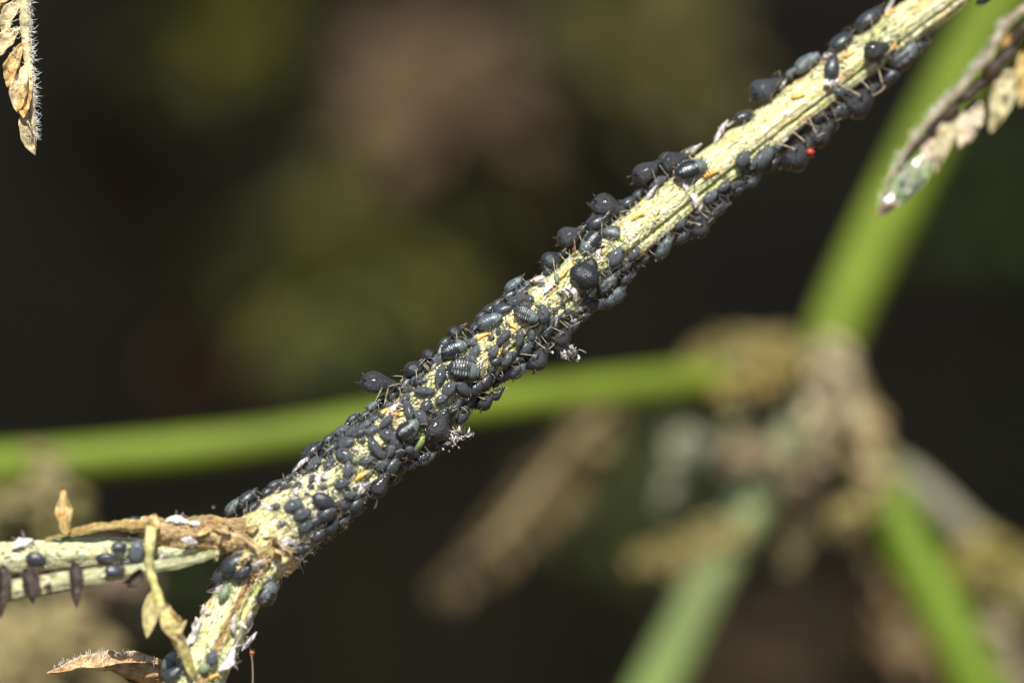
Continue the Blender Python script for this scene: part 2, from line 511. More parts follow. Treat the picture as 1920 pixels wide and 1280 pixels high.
_, PET2 = branch('lower_petiole', [(440, 1012, .44, 12), (400, 1036, .50, 9), (360, 1050, .58, 9), (275, 1066, .66, 12), (140, 1086, .72, 16), (10, 1108, .76, 18), (-160, 1140, .8, 18), (-380, 1190, .9, 17)], 40, 'petiole', lambda t, th: np.array((.62, .60, .22)) * max(0, 1 - t * 4) + white * .97 * min(1, t * 4), parent=plant, bumpy=1.6)
def olive(t, th):
    k = .5 + .6 * noise.noise(Vector((t * 12, math.cos(th) * 2, 4)))
    return np.array((.62, .52, .24)) * (1 - k) + np.array((.50, .52, .16)) * k
branch('thin_strand', [(282, 990, .58, 13), (240, 985, .60, 10), (180, 990, .62, 8), (120, 1003, .62, 6), (85, 1013, .60, 4)], 20, 'drystem', lambda t, th: np.array((1.1, 1.15, .95)), n=90, parent=plant, bumpy=3.0)

# dangling dried leaf with its thin stalk
dang = MB()
sp = spline([(*loc(x, y, z), hw / PPC) for x, y, z, hw in [(284, 992, .62, 12), (280, 1030, .68, 9), (281, 1068, .70, 8), (293, 1108, .72, 9), (306, 1150, .72, 13), (326, 1182, .70, 15), (345, 1222, .66, 11), (362, 1262, .60, 8), (384, 1310, .5, 6)]], 70)
cols = np.array([olive(t * .3, t * 5) for t in np.linspace(0, 1, 70)])
wob = np.array([1 + .28 * noise.noise(Vector((t * 22, 1, 2))) for t in np.linspace(0, 1, 70)])
dang.tube(to_world(sp[:, :3]), sp[:, 3] * wob, cols, seg=12)
dleaf = keep(dang.build('dangling_stalk', M['dry']), plant)
def wleaf(name, a, b, wpx, col, col2, nrm=(0, .2, 1), mat='dry', parent=plant, **k):
    mb = MB()
    leaf(mb, to_world(loc(*a)), to_world(loc(*b)), wpx / PPC, to_world(np.array(nrm, float)), col, col2, **k)
    if parent.type == 'MESH': return mb.build(name, M[mat], parent)
    return keep(mb.build(name, M[mat]), parent)
TAN1, TAN2, DK, OLV = (.52, .34, .13), (.62, .50, .26), (.055, .035, .025), (.42, .42, .14)
wleaf('leaf_lobe', (293, 1104, .70), (275, 1196, .72), 36, TAN2, OLV, bend=.08, cup=.7, ruffle=.2, seed=3, parent=dleaf)
wleaf('leaf_lobe', (300, 1125, .72), (344, 1215, .70), 48, TAN2, TAN1, bend=.08, cup=.8, lobes=2, ruffle=.3, seed=8, parent=dleaf)
wleaf('leaf_lobe', (328, 1190, .72), (349, 1162, .74), 18, TAN2, TAN2, bend=.1, cup=.8, seed=5, parent=dleaf)
wleaf('leaf_lobe', (345, 1215, .66), (366, 1280, .60), 20, OLV, TAN2, bend=.08, cup=.8, seed=9, parent=dleaf)
# upright scrap on the petiole
wleaf('dry_scrap', (124, 1004, .62), (118, 912, .60), 40, (.60, .38, .12), TAN2, bend=.12, cup=.9, lobes=2, ruffle=.35, seed=12)
wleaf('dry_scrap', (118, 975, .62), (137, 952, .63), 16, (.60, .38, .12), TAN1, bend=.1, cup=.8, seed=14)
wleaf('dry_scrap', (282, 996, .60), (292, 962, .60), 34, TAN1, TAN2, bend=.1, cup=.6, ruffle=.3, seed=15)
# torn scraps round the node
for k in range(16):
    x_, y_ = random.uniform(395, 530), random.uniform(985, 1062)
    a_ = random.uniform(0, 6.28); l_ = random.uniform(22, 46)
    c_ = random.choice([TAN1, TAN2, (.34, .2, .09), (.66, .56, .36)])
    wleaf('dry_scrap', (x_, y_, .50 + random.uniform(0, .06)), (x_ + l_ * math.cos(a_), y_ + l_ * math.sin(a_) * .7, .56 + random.uniform(-.05, .06)), random.uniform(8, 17), c_, TAN2, nrm=(random.uniform(-.6, .6), random.uniform(-.4, .8), 1), bend=.15, cup=.7, ruffle=.5, seed=300 + k)
# dark shrivelled leaflets hanging from the petioles
for q, (x0, y0, x1, y1, w_) in enumerate([(139, 1052, 145, 1140, 27), (52, 1062, 63, 1130, 33), (6, 1058, 2, 1158, 26), (268, 1070, 232, 1096, 26), (252, 1086, 238, 1103, 18), (88, 1095, 96, 1108, 14)]):
    wleaf('shrivelled_leaflet', (x0, y0, .80), (x1, y1, .86), w_, (.024, .016, .012), (.045, .028, .018), nrm=(.25, -.3, 1), bend=.06, cup=.55, ruffle=.16, seed=20 + q, peak=.40, tipw=.3)
wleaf('shrivelled_leaflet', (430, 1070, .40), (385, 1108, .45), 28, (.03, .022, .02), (.05, .035, .03), nrm=(.25, -.3, 1), bend=.1, cup=.6, seed=33)

# hairy dried leaf beside the lower stem
dry = empty('dried_hairy_leaf', to_world(loc(292, 1258, .05)), 'tan dried pointed leaf fringed with short white hairs beside the lower stem', 'leaf')
wleaf('leaf_blade', (330, 1262, -.02), (88, 1256, .12), 50, (.60, .38, .19), (.72, .52, .28), nrm=(0, .75, .75), parent=dry, bend=.10, cup=.55, ruffle=.16, n=34, m=13, seed=2, peak=.40)
wleaf('curled_margin', (345, 1275, .05), (196, 1250, .16), 34, (.34, .20, .09), (.60, .42, .22), nrm=(0, -.2, 1), parent=dry, bend=.05, cup=-.7, ruffle=.3, n=26, m=9, seed=6)
wleaf('curled_margin', (300, 1262, .02), (225, 1266, .10), 34, (.10, .055, .035), (.16, .09, .05), nrm=(0, -.6, .8), parent=dry, bend=.05, cup=.6, ruffle=.2, seed=16)
hm = MB(); B, Dn = [], []
for k in range(170):
    t = random.random()
    x = 100 + t * 190
    top = 1252 - 26 * math.sin(math.pi * min(1, t * .9)) - 2
    y = top + random.choice((0, 0, 0, 6, 14, 24)) * random.random()
    B.append(to_world(loc(x, y, random.uniform(.02, .2)))); Dn.append(to_world(np.array((random.uniform(-.2, .9), random.uniform(.3, 1), random.uniform(-.3, .6)))))
hairs(hm, B, Dn, 11 / PPC, .0018)
tag(keep(hm.build('leaf_hairs', M['hair']), dry), kind='stuff')
tw = MB(); tw.tube(to_world(spline([loc(300, 1262, .0), loc(340, 1272, .1), loc(385, 1290, .3)], 12)), .03, (.2, .12, .06), seg=8)
keep(tw.build('leaf_stalk', M['bark']), dry)

# hairy dried leaflet spray hanging at the other side
hang = empty('hanging_dry_leaf', to_world(loc(46, 0, .12)), 'cream and tan hairy withered leaf with folded lobes hanging tip down', 'leaf')
rp = [(40, -220, .0, 13), (44, -90, .08, 12), (46, 0, .12, 11), (49, 70, .13, 10), (56, 140, .14, 8), (60, 200, .13, 6), (64, 262, .12, 3)]
sp = spline([(*loc(x, y, z), hw / PPC) for x, y, z, hw in rp], 80)
rc = MB()
wob = np.array([1 + .25 * noise.noise(Vector((t * 25, 8, 2))) for t in np.linspace(0, 1, 80)])
cols = np.array([np.array((.60, .58, .34)) * (1 - k) + np.array((.62, .50, .26)) * k for k in [.5 + .6 * noise.noise(Vector((t * 14, 3, 3))) for t in np.linspace(0, 1, 80)]])
rc.tube(to_world(sp[:, :3]), sp[:, 3] * wob, cols, seg=14)
keep(rc.build('midrib', M['dry']), hang)
CR1, CR2 = (.66, .55, .32), (.62, .42, .17)
lob = [((42, -10, .1), (4, 66, .1), 34, 1), ((34, 12, .08), (3, 64, .06), 22, 2), ((40, 50, .12), (-14, 112, .12), 40, 3), ((44, 78, .14), (14, 166, .14), 34, 4),
       ((50, 118, .15), (34, 214, .15), 40, 5), ((56, 150, .14), (44, 222, .18), 34, 6), ((40, 205, .13), (66, 292, .10), 30, 7), ((56, 190, .12), (66, 288, .08), 20, 8),
       ((38, -60, .05), (-10, 30, .02), 36, 9), ((40, -30, .05), (-5, 8, .09), 30, 10)]
for a, b_, w_, sd in lob:
    wleaf('leaf_lobe', a, b_, w_, CR2 if sd in (2, 4, 6) else CR1, CR1 if sd % 2 else CR2, nrm=(-.35 + .1 * sd % 3 * .2, .1, 1), parent=hang, bend=.07, cup=.75, ruffle=.30, n=22, m=11, seed=40 + sd, peak=.55)
hm = MB(); B, Dn = [], []
for k in range(520):
    t = random.random()
    q = sp[int(t * 79)]
    side = random.choice((1, 1, 1, -1))
    reach = (-30 * (1 - t) - 4 if side < 0 else 0) * random.random() / PPC
    off = side * q[3] * random.uniform(.2, 1)
    B.append(to_world(q[:3] + np.array((off + reach, 0, q[3] * .8)))); Dn.append(to_world(np.array((side * random.uniform(.2, 1), random.uniform(-.9, .5), random.uniform(-.2, .9)))))
hairs(hm, B, Dn, 13 / PPC, .0017, curl=.7)
tag(keep(hm.build('leaf_hairs', M['hair']), hang), kind='stuff')
arch = MB()
top = to_world(loc(40, -215, .0)); gb = ground_at(-7.5, 3.0)
arch.tube(spline([gb, gb * .45 + top * .55 + np.array((-2, 0, 0)), top + np.array((-1.2, .3, .9)), top + np.array((-.25, .05, .35)), top], 40), np.linspace(.16, .035, 40), (.40, .40, .18), seg=10)
keep(arch.build('bearing_stalk', M['stalk']), hang)

# ------------------------------------------------------------------ curled wet leaf
cl = empty('curled_leaf', to_world(loc(1700, 330, 1.30)), 'curled browning leaf with pale lobes and a wet glossy green tip', 'leaf')
cz = 1.30
def ribbon(name, pts, rad, c1, c2, z, mat, seed):
    sp = spline([(*loc(x, y, z), r_ / PPC) for (x, y), r_ in zip(pts, rad)], 90)
    wob = np.array([1 + .5 * noise.noise(Vector((t * 18, seed, 2))) for t in np.linspace(0, 1, 90)])
    off = np.array([[.014 * noise.noise(Vector((t * 14, seed, 5))), .014 * noise.noise(Vector((t * 14, seed, 9))), .03 * noise.noise(Vector((t * 9, seed, 1)))] for t in np.linspace(0, 1, 90)])
    ks = [.5 + .8 * noise.noise(Vector((t * 15, seed, 0))) for t in np.linspace(0, 1, 90)]
    mb = MB(); mb.tube(to_world(sp[:, :3] + off), sp[:, 3] * wob, np.array([np.array(c1) * (1 - k) + np.array(c2) * k for k in ks]).clip(.01, 1), seg=12)
    return keep(mb.build(name, M[mat]), cl)
RIM = [(1652, 398), (1668, 345), (1695, 289), (1731, 240), (1771, 197), (1803, 164), (1836, 125), (1863, 89), (1876, 62), (1895, 36), (1930, 14), (1990, -20), (2058, -68)]
ribbon('rolled_margin', RIM, [1.5, 3, 5, 6, 7, 7, 8, 8, 8, 8, 9, 9, 8], (.24, .18, .11), (.42, .37, .27), cz + .06, 'bark', 3)
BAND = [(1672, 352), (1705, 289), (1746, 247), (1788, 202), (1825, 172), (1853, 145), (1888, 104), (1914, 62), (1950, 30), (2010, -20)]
ribbon('painted_shade_fold', BAND, [2, 7, 9, 10, 11, 12, 13, 13, 13, 10], (.028, .018, .010), (.05, .030, .015), cz + .03, 'dry', 8)  # dried brown underside, darkened to paint in the shade below the rolled margin
PAL1, PAL2 = (.46, .40, .19), (.52, .45, .33)
for (a, b_, w_, c1, c2, sd) in [((1797, 206), (1753, 323), 34, PAL1, PAL2, 1), ((1838, 188), (1799, 277), 34, (.60, .48, .34), PAL2, 2), ((1897, 128), (1858, 248), 46, PAL1, (.60, .56, .34), 3),
                                ((1760, 246), (1733, 300), 28, PAL2, (.55, .42, .3), 4), ((1918, 96), (1914, 200), 38, (.62, .40, .10), PAL1, 5), ((1960, 40), (1950, 170), 46, PAL1, PAL2, 6), ((1896, 60), (1880, 88), 20, (.60, .36, .10), (.4, .22, .06), 7)]:
    wleaf('leaf_lobe', (*a, cz - .04), (*b_, cz + .07), w_, c1, c2, nrm=(-.25 + .1 * sd, .30, 1), mat='dry', parent=cl, bend=.14, cup=.5 if sd % 2 else -.4, ruffle=.34, n=26, m=13, seed=80 + sd, peak=.5, tipw=.2, thick=.012)
wleaf('leaf_tip', (1748, 284, cz + .02), (1647, 404, cz + .05), 50, (.13, .24, .04), (.46, .48, .36), nrm=(-.04, .40, 1), mat='wettip', parent=cl, bend=.08, cup=-.25, ruffle=.06, n=26, m=13, seed=91, peak=.42, thick=.02)
wleaf('leaf_tip', (1676, 366, cz + .07), (1646, 406, cz + .09), 22, (.22, .10, .05), (.30, .20, .14), nrm=(-.04, .37, 1), mat='wetleaf', parent=cl, bend=.06, cup=-.3, ruffle=.1, seed=93)
hm = MB(); B, Dn = [], []
for k in range(150):
    t = random.random() * (len(RIM) - 4); i_ = int(t); fr = t - i_
    x_ = RIM[i_][0] * (1 - fr) + RIM[i_ + 1][0] * fr; y_ = RIM[i_][1] * (1 - fr) + RIM[i_ + 1][1] * fr
    B.append(to_world(loc(x_ - 4, y_ - 4, cz + .06))); Dn.append(to_world(np.array((random.uniform(-1, .1), random.uniform(.1, 1), random.uniform(-.3, .6)))))
hairs(hm, B, Dn, 12 / PPC, .0022)
tag(keep(hm.build('leaf_hairs', M['hair']), cl), kind='stuff')
st2 = MB(); st2.tube(spline([to_world(loc(2055, -66, cz - .1)), to_world(loc(2140, -150, -1.6)), to_world(loc(2075, -400, -8.0))], 24), .05, (.3, .34, .12), seg=8)
keep(st2.build('leaf_stalk', M['stalk']), cl)

DROPS = []
def drop(px, py, z, r, label, group='honeydew drops'):
    mb = MB(); mb.ball((0, 0, 0), (r, r, r * .85), (1, 1, 1), 10, 14)
    o = mb.build('honeydew_drop', M['drop']); o.location = to_world(loc(px, py, z))
    tag(o, label, 'droplet', group)
for (x, y, r) in [(1716, 318, .034), (1700, 352, .03), (1706, 318, .012), (1722, 326, .012), (1694, 340, .011), (1712, 344, .012), (1700, 328, .012), (1688, 358, .010), (1726, 312, .010), (1718, 336, .012), (1765, 290, .011), (1812, 232, .011), (1872, 182, .011), (1886, 152, .012), (1690, 306, .022), (1731, 307, .03), (1712, 330, .05), (1668, 355, .02), (1706, 342, .04), (1771, 272, .035), (1890, 140, .03), (1836, 198, .02), (1659, 364, .016), (1682, 330, .018)]:
    drop(x, y, cz + .17, r, f"{'large' if r > .033 else ('small' if r < .021 else 'clear')} water drop on the {'wet green tip' if y > 280 else 'pale lobes'} of the curled leaf", 'drops on the curled leaf')

# ------------------------------------------------------------------ aphids: mesh makers (body length = 1, head towards +x, up = +z)
def prof(ts, keys):
    k = np.array(keys)
    # smooth interpolation
    x, y = k[:, 0], k[:, 1]
    out = np.interp(ts, x, y)
    ker = np.array((1, 2, 3, 2, 1.0)); ker /= ker.sum()
    pad = np.concatenate((np.full(2, out[0]), out, np.full(2, out[-1])))
    sm = np.convolve(pad, ker, 'valid')
    sm[0], sm[-1] = out[0], out[-1]
    return sm

SHAPES = {
    'adult': dict(w=[(0, .015), (.03, .06), (.08, .17), (.18, .29), (.32, .355), (.46, .345), (.60, .27), (.70, .20), (.78, .165), (.86, .13), (.93, .105), (.975, .08), (1, .02)],
                  t=[(0, .02), (.04, .06), (.10, .17), (.22, .30), (.36, .345), (.50, .31), (.64, .22), (.74, .16), (.86, .12), (.95, .08), (1, .0)],
                  b=[(0, .0), (.06, .06), (.2, .15), (.4, .18), (.6, .15), (.8, .10), (.95, .08), (1, .02)]),
    'round': dict(w=[(0, .02), (.04, .13), (.10, .25), (.22, .36), (.36, .41), (.50, .40), (.64, .31), (.74, .23), (.82, .19), (.90, .15), (.96, .10), (1, .02)],
                  t=[(0, .03), (.05, .14), (.12, .26), (.25, .37), (.40, .40), (.54, .36), (.66, .26), (.78, .17), (.9, .12), (1, .0)],
                  b=[(0, .0), (.06, .07), (.2, .16), (.4, .2), (.6, .17), (.8, .10), (.95, .07), (1, .02)]),
    'striped': dict(w=[(0, .02), (.04, .09), (.10, .20), (.22, .29), (.38, .33), (.54, .31), (.66, .27), (.74, .26), (.82, .22), (.90, .16), (.96, .12), (1, .03)],
                    t=[(0, .02), (.05, .09), (.12, .18), (.25, .26), (.42, .29), (.58, .26), (.68, .23), (.78, .21), (.88, .15), (.95, .10), (1, .0)],
                    b=[(0, .0), (.06, .06), (.2, .14), (.4, .17), (.6, .15), (.8, .11), (.95, .08), (1, .02)]),
    'nymph': dict(w=[(0, .03), (.05, .13), (.12, .22), (.25, .29), (.42, .325), (.58, .31), (.70, .255), (.80, .195), (.88, .15), (.94, .125), (.98, .08), (1, .03)],
                  t=[(0, .02), (.06, .10), (.15, .18), (.30, .24), (.48, .26), (.64, .235), (.80, .17), (.92, .12), (1, .02)],
                  b=[(0, .0), (.08, .08), (.25, .14), (.5, .16), (.75, .13), (.92, .09), (1, .02)]),
    'slim': dict(w=[(0, .03), (.05, .10), (.14, .17), (.3, .225), (.5, .24), (.7, .215), (.83, .17), (.92, .13), (.97, .09), (1, .03)],
                 t=[(0, .02), (.07, .08), (.18, .15), (.35, .2), (.55, .21), (.75, .17), (.9, .11), (1, .02)],
                 b=[(0, .0), (.1, .07), (.3, .12), (.6, .13), (.85, .09), (1, .02)]),
}

def wrap(X, Y, Rr, tx, ty, z0):
    """foot spot on a round stem of radius Rr whose axis runs along (tx, ty) below the body"""
    along, across = X * tx + Y * ty, -X * ty + Y * tx
    a = max(-1.5, min(1.5, across / Rr))
    ac = Rr * math.sin(a)
    return (along * tx - ac * ty, along * ty + ac * tx, z0 - Rr * (1 - math.cos(a)))

def aphid_meshes(shape, style, seed, curv=None, legs=True, legcol='pale', nr=56, ns=36, far=.0):
    """returns dict of meshes: body, antenna L/R, cornicle L/R, eye L/R. curv(x, y) gives the height of what it stands on"""
    rng = random.Random(seed)
    S = SHAPES[shape]
    ts = np.linspace(0, 1, nr)
    jw = rng.uniform(.88, 1.14); jt = rng.uniform(.9, 1.16)
    w, tp, bt = prof(ts, S['w']) * jw, prof(ts, S['t']) * jt, prof(ts, S['b'])
    x = ts - .5
    droop = rng.uniform(-.02, .05)
    P = np.zeros((nr, ns, 3)); C = np.zeros((nr, ns, 3))
    ph = np.linspace(0, 2 * math.pi, ns, endpoint=False)
    ax0, ax1 = .10, .66                                  # abdomen range
    nseg = 7
    base = {'black': (.023, .026, .030), 'coal': (.021, .024, .028), 'striped': (.026, .030, .034), 'grey': (.066, .077, .087), 'dark': (.036, .042, .049), 'teal': (.082, .104, .112),
            'green': (.20, .27, .16), 'tan': (.36, .34, .14)}[style]
    base = np.array(base) * rng.uniform(.66, 1.4)
    teal = np.array((.120, .150, .145))
    so = rng.uniform(0, 50)
    asym = rng.uniform(-.22, .22)
    for i, t in enumerate(ts):
        k = (t - ax0) / (ax1 - ax0) * nseg
        inab = 0 < k < nseg
        gro = abs(math.cos(math.pi * k)) ** 7 if inab else 0          # grooves between segments
        amp = {'round': .012, 'adult': .018, 'striped': .04, 'nymph': .05, 'slim': .055}[shape]
        neck = math.exp(-((t - .885) / .012) ** 2) * .10 + math.exp(-((t - .77) / .014) ** 2) * .07
        for j, a in enumerate(ph):
            cy, cz_ = math.cos(a), math.sin(a)
            up = max(0, cz_)
            f = 1 - gro * amp * (1.2 if cz_ > -.2 else .3) - neck
            # flank fold between back and belly
            fold = math.exp(-((cz_ - .12) / .13) ** 2) * .03 if .08 < t < .75 else 0
            yy = w[i] * math.copysign(abs(cy) ** .92, cy) * (f - fold)
            zz = (tp[i] if cz_ > 0 else bt[i]) * math.copysign(abs(cz_) ** .95, cz_) * f
            q = (x[i], yy, zz)
            d = .010 * noise.noise(Vector((x[i] * 6 + so, yy * 6, zz * 6)))
            # paired dimples along the back
            if inab and cz_ > .2 and shape != 'round':
                d -= .010 * math.exp(-((abs(yy) - .13) / .03) ** 2) * math.exp(-((k % 1 - .5) / .2) ** 2)
            P[i, j] = (x[i], yy * (1 + d * 2) + asym * (x[i] ** 2), zz * (1 + d * 2) + droop * max(0, -x[i]) - .06 * max(0, x[i] - .3))
            c = base.copy()
            if style == 'striped':
                if t > .645:
                    kk = min(1, (t - .645) / .03)
                    c = c * (1 - kk) + teal * kk * (1.0 if cz_ > -.1 else .5)
                    if t > .93: c = c * .55
                elif inab and cz_ > .15:
                    mid = abs(cy)
                    bar = math.exp(-((k % 1 - .5) / .24) ** 4)
                    pat = math.exp(-((mid - .52 - .05 * math.sin(so + 3 * int(k))) / .17) ** 4)
                    h = .5 + .5 * math.sin(so + int(k) * 2.1)
                    c = c + np.array((.48, .50, .51)) * bar * pat * (.35 + .65 * h) * (1 if k > .6 else .4)
            elif style == 'teal':
                if t > .66: c = c * 1.7
                if inab and cz_ > .3:
                    bar = math.exp(-((k % 1 - .5) / .16) ** 4)
                    c = c + np.array((.14, .15, .15)) * bar * math.exp(-((abs(cy) - .5) / .12) ** 4) * (.4 + .6 * math.sin(so + k) ** 2)
            elif style == 'grey':
                c = c * (1 + .22 * (t > .7) - .45 * gro) * (1 + .5 * max(-.5, noise.noise(Vector((t * 5 + so, cy * 2.5, cz_ * 2)))))
            elif style == 'dark':
                c = c * (1 - .35 * gro) * (1 + .6 * noise.noise(Vector((t * 6 + so, cy * 3, cz_ * 2))))
            elif style in ('black', 'coal'):
                c = c * (1 + .35 * max(0, cz_) * (noise.noise(Vector((t * 9 + so, cy * 4, cz_ * 3)))))
            C[i, j] = c
    mb = MB(); mb.grid(P, C)
    # cauda
    cb = base * .8
    mb.tube([(-.47, 0, .03), (-.53, 0, .045), (-.575, 0, .06)], (.035, .028, .012), cb, seg=8)
    ground = curv or (lambda X, Y: wrap(X, Y, 1.4, 1.0, 0.0, -.19))
    if legs:
        pale = np.array((.58, .47, .31)); grey = np.array((.22, .19, .145)); dk = np.array((.016, .016, .017))
        if style == 'green': pale = dk = np.array((.3, .36, .2)); grey = pale
        for sx in (-1, 1):
            for li, (hx, fx, fy, kx, ky, kz) in enumerate([(h_, f_ * 1.12, y_ * 1.2, k_ * 1.1, q_ * 1.12, z_) for h_, f_, y_, k_, q_, z_ in [(.30, .50, .40, .42, .25, .0), (.20, .22, .52, .24, .36, .0), (.10, -.30, .56, -.04, .43, .04)]] if shape in ('nymph', 'slim') else [(.30, .50, .40, .42, .25, .0), (.20, .22, .52, .24, .36, .0), (.10, -.30, .56, -.04, .43, .04)]):
                j1, j2, j3 = rng.uniform(-.07, .07), rng.uniform(-.06, .06), rng.uniform(-.05, .05)
                hip = np.array((hx, sx * .10, -.07)); knee = np.array((kx + j1, sx * (ky + j2 * .5), kz + j3))
                foot = np.array(ground(fx + j1 * 2, sx * (fy + j2)))
                if knee[2] < foot[2] + .08: knee[2] = foot[2] + .08
                toe = foot + np.array((.05 if li < 2 else -.06, sx * .04, -.008))
                th = 1.0 if shape in ('adult', 'round', 'striped') else 1.15
                tib = pale if legcol == 'pale' else grey
                fem0 = pale * .8 if legcol == 'pale' else grey
                pts = np.array([hip, hip * .6 + knee * .4 + (0, 0, .012), knee, knee * .85 + foot * .15, knee * .45 + foot * .55, knee * .12 + foot * .88, foot, toe])
                rad = np.array((.022, .022, .018, .0125, .0105, .0095, .008, .005)) * th
                cc = np.array([fem0, dk * 1.2, dk, tib, tib, tib * .8, dk, dk])
                mb.tube(pts, rad, cc, seg=7)
    # beak
    mb.tube([(.42, 0, -.06), (.36, 0, -.13), (.31, 0, -.19)], (.022, .016, .008), cb, seg=6)
    mat = {'black': 'matt', 'coal': 'gloss', 'striped': 'satin', 'grey': 'powder', 'dark': 'satin', 'teal': 'satin', 'green': 'green', 'tan': 'green'}[style]
    if shape == 'round' and style == 'black' and seed % 3 == 0: mat = 'gloss'
    out = {'body': mb.mesh('aphid_body', M[mat])}
    ant, cor, eye = [], [], []
    for sx in (-1, 1):
        a = MB(); sw = rng.uniform(.6, 1.25); bk = rng.uniform(-.10, .25)
        pts = spline([(.455, sx * .05, .0), (.52, sx * .12 * sw, .07), (.42 + bk, sx * .30 * sw, .12), (.20 + bk, sx * .42 * sw, .10), (.02 + bk, sx * .46 * sw, .05)], 14)
        pc = np.array((.46, .40, .29)) if legcol == 'pale' else np.array((.20, .175, .135))
        cc = np.array([(.02, .02, .02)] * 3 + [pc] * 7 + [(.03, .03, .03)] * 4)
        a.tube(pts, np.linspace(.015, .006, 14), cc, seg=5)
        ant.append(a.mesh('antenna', M['eye']))
        c_ = MB()
        ix = int(.17 * nr); xx = x[ix]; yy = w[ix] * .72 * sx; zz = tp[ix] * .62
        c_.tube([(xx + .02, yy * .92, zz * .9), (xx - .05, yy * 1.18, zz + .05), (xx - .105, yy * 1.28, zz + .075), (xx - .112, yy * 1.29, zz + .078)], (.026, .020, .019, .023), (.012, .012, .013), seg=8)
        cor.append(c_.mesh('cornicle', M['gloss']))
        e = MB(); e.ball((.435, sx * w[int(.93 * nr)] * .93, .03), (.026, .02, .028), (.05, .008, .006), 7, 8)
        eye.append(e.mesh('eye', M['eye']))
    out.update(antenna=ant, cornicle=cor, eye=eye)
    return out

def larva_mesh(seed, col=(.82, .47, .10), n=30, slim=1.15):
    rng = random.Random(seed)
    ts = np.linspace(0, 1, n); bendy = rng.uniform(-.12, .12); ph = rng.uniform(0, 6)
    P = np.zeros((n, 16, 3)); C = np.zeros((n, 16, 3))
    a = np.linspace(0, 2 * math.pi, 16, endpoint=False)
    for i, t in enumerate(ts):
        r = .125 * slim * (max(.001, math.sin(math.pi * min(.985, max(.015, t)))) ** .45) * (.82 + .25 * (1 - t))
        r *= 1 - .06 * abs(math.cos(math.pi * t * 11)) ** 5
        cx = np.array((t - .5, bendy * math.sin(math.pi * t) + .03 * math.sin(6 * t + ph), .02 * math.sin(9 * t + ph)))
        P[i] = cx + np.stack((np.zeros(16), r * np.cos(a), .85 * r * np.sin(a)), 1)
        C[i] = np.array(col) * (1 + .18 * math.sin(t * 7 + ph)) * (1.0 if t < .93 else .8)
    mb = MB(); mb.grid(P, C)
    return mb.mesh('larva_body', M['larva'])

def skin_mesh(seed):
    """crumpled shed skin: open, collapsed shell with splayed leg cases"""
    rng = random.Random(seed); so = rng.uniform(0, 90)
    n, m = 26, 20
    mb = MB()
    P = np.zeros((n, m, 3)); C = np.zeros((n, m, 3))
    bendy = rng.uniform(-.25, .25); tone = rng.uniform(.74, .92)
    for i in range(n):
        t = i / (n - 1)
        r = .19 * math.sin(math.pi * min(.97, max(.03, t))) ** .6 * (.8 + .35 * (1 - t))
        for j in range(m):
            a = j / m * 2 * math.pi
            k = 1 + .55 * noise.noise(Vector((t * 5 + so, math.cos(a) * 1.6, math.sin(a) * 1.6))) + .28 * noise.noise(Vector((t * 15 + so, math.cos(a) * 4, math.sin(a) * 4)))
            z = math.sin(a) * r * k * (.72 if math.sin(a) > 0 else .45)
            if math.sin(a) > .3: z *= .55 + .45 * abs(math.cos(a))         # split along the back
            P[i, j] = (t - .5, math.cos(a) * r * k + bendy * math.sin(math.pi * t), z)
            g_ = tone * (1 + .5 * noise.noise(Vector((t * 7 + so, a, 3))))
            C[i, j] = np.array((1.0, .93, .90)) * min(.95, g_)
    mb.grid(P, C)
    for sx in (-1, 1):
        for hx in (.25, .08, -.12):
            y0 = bendy * .8
            p0 = np.array((hx, y0 + sx * .1, -.02)); p1 = p0 + np.array((rng.uniform(-.2, .2), sx * rng.uniform(.14, .28), rng.uniform(0, .16))); p2 = p1 + np.array((rng.uniform(-.25, .25), sx * rng.uniform(.0, .2), rng.uniform(-.2, .02)))
            mb.tube(spline([p0, p1, p2], 7), np.linspace(.022, .008, 7), np.array((.60, .56, .52)) * rng.uniform(.5, 1), seg=5)
    return mb.mesh('skin_shell', M['skin'])

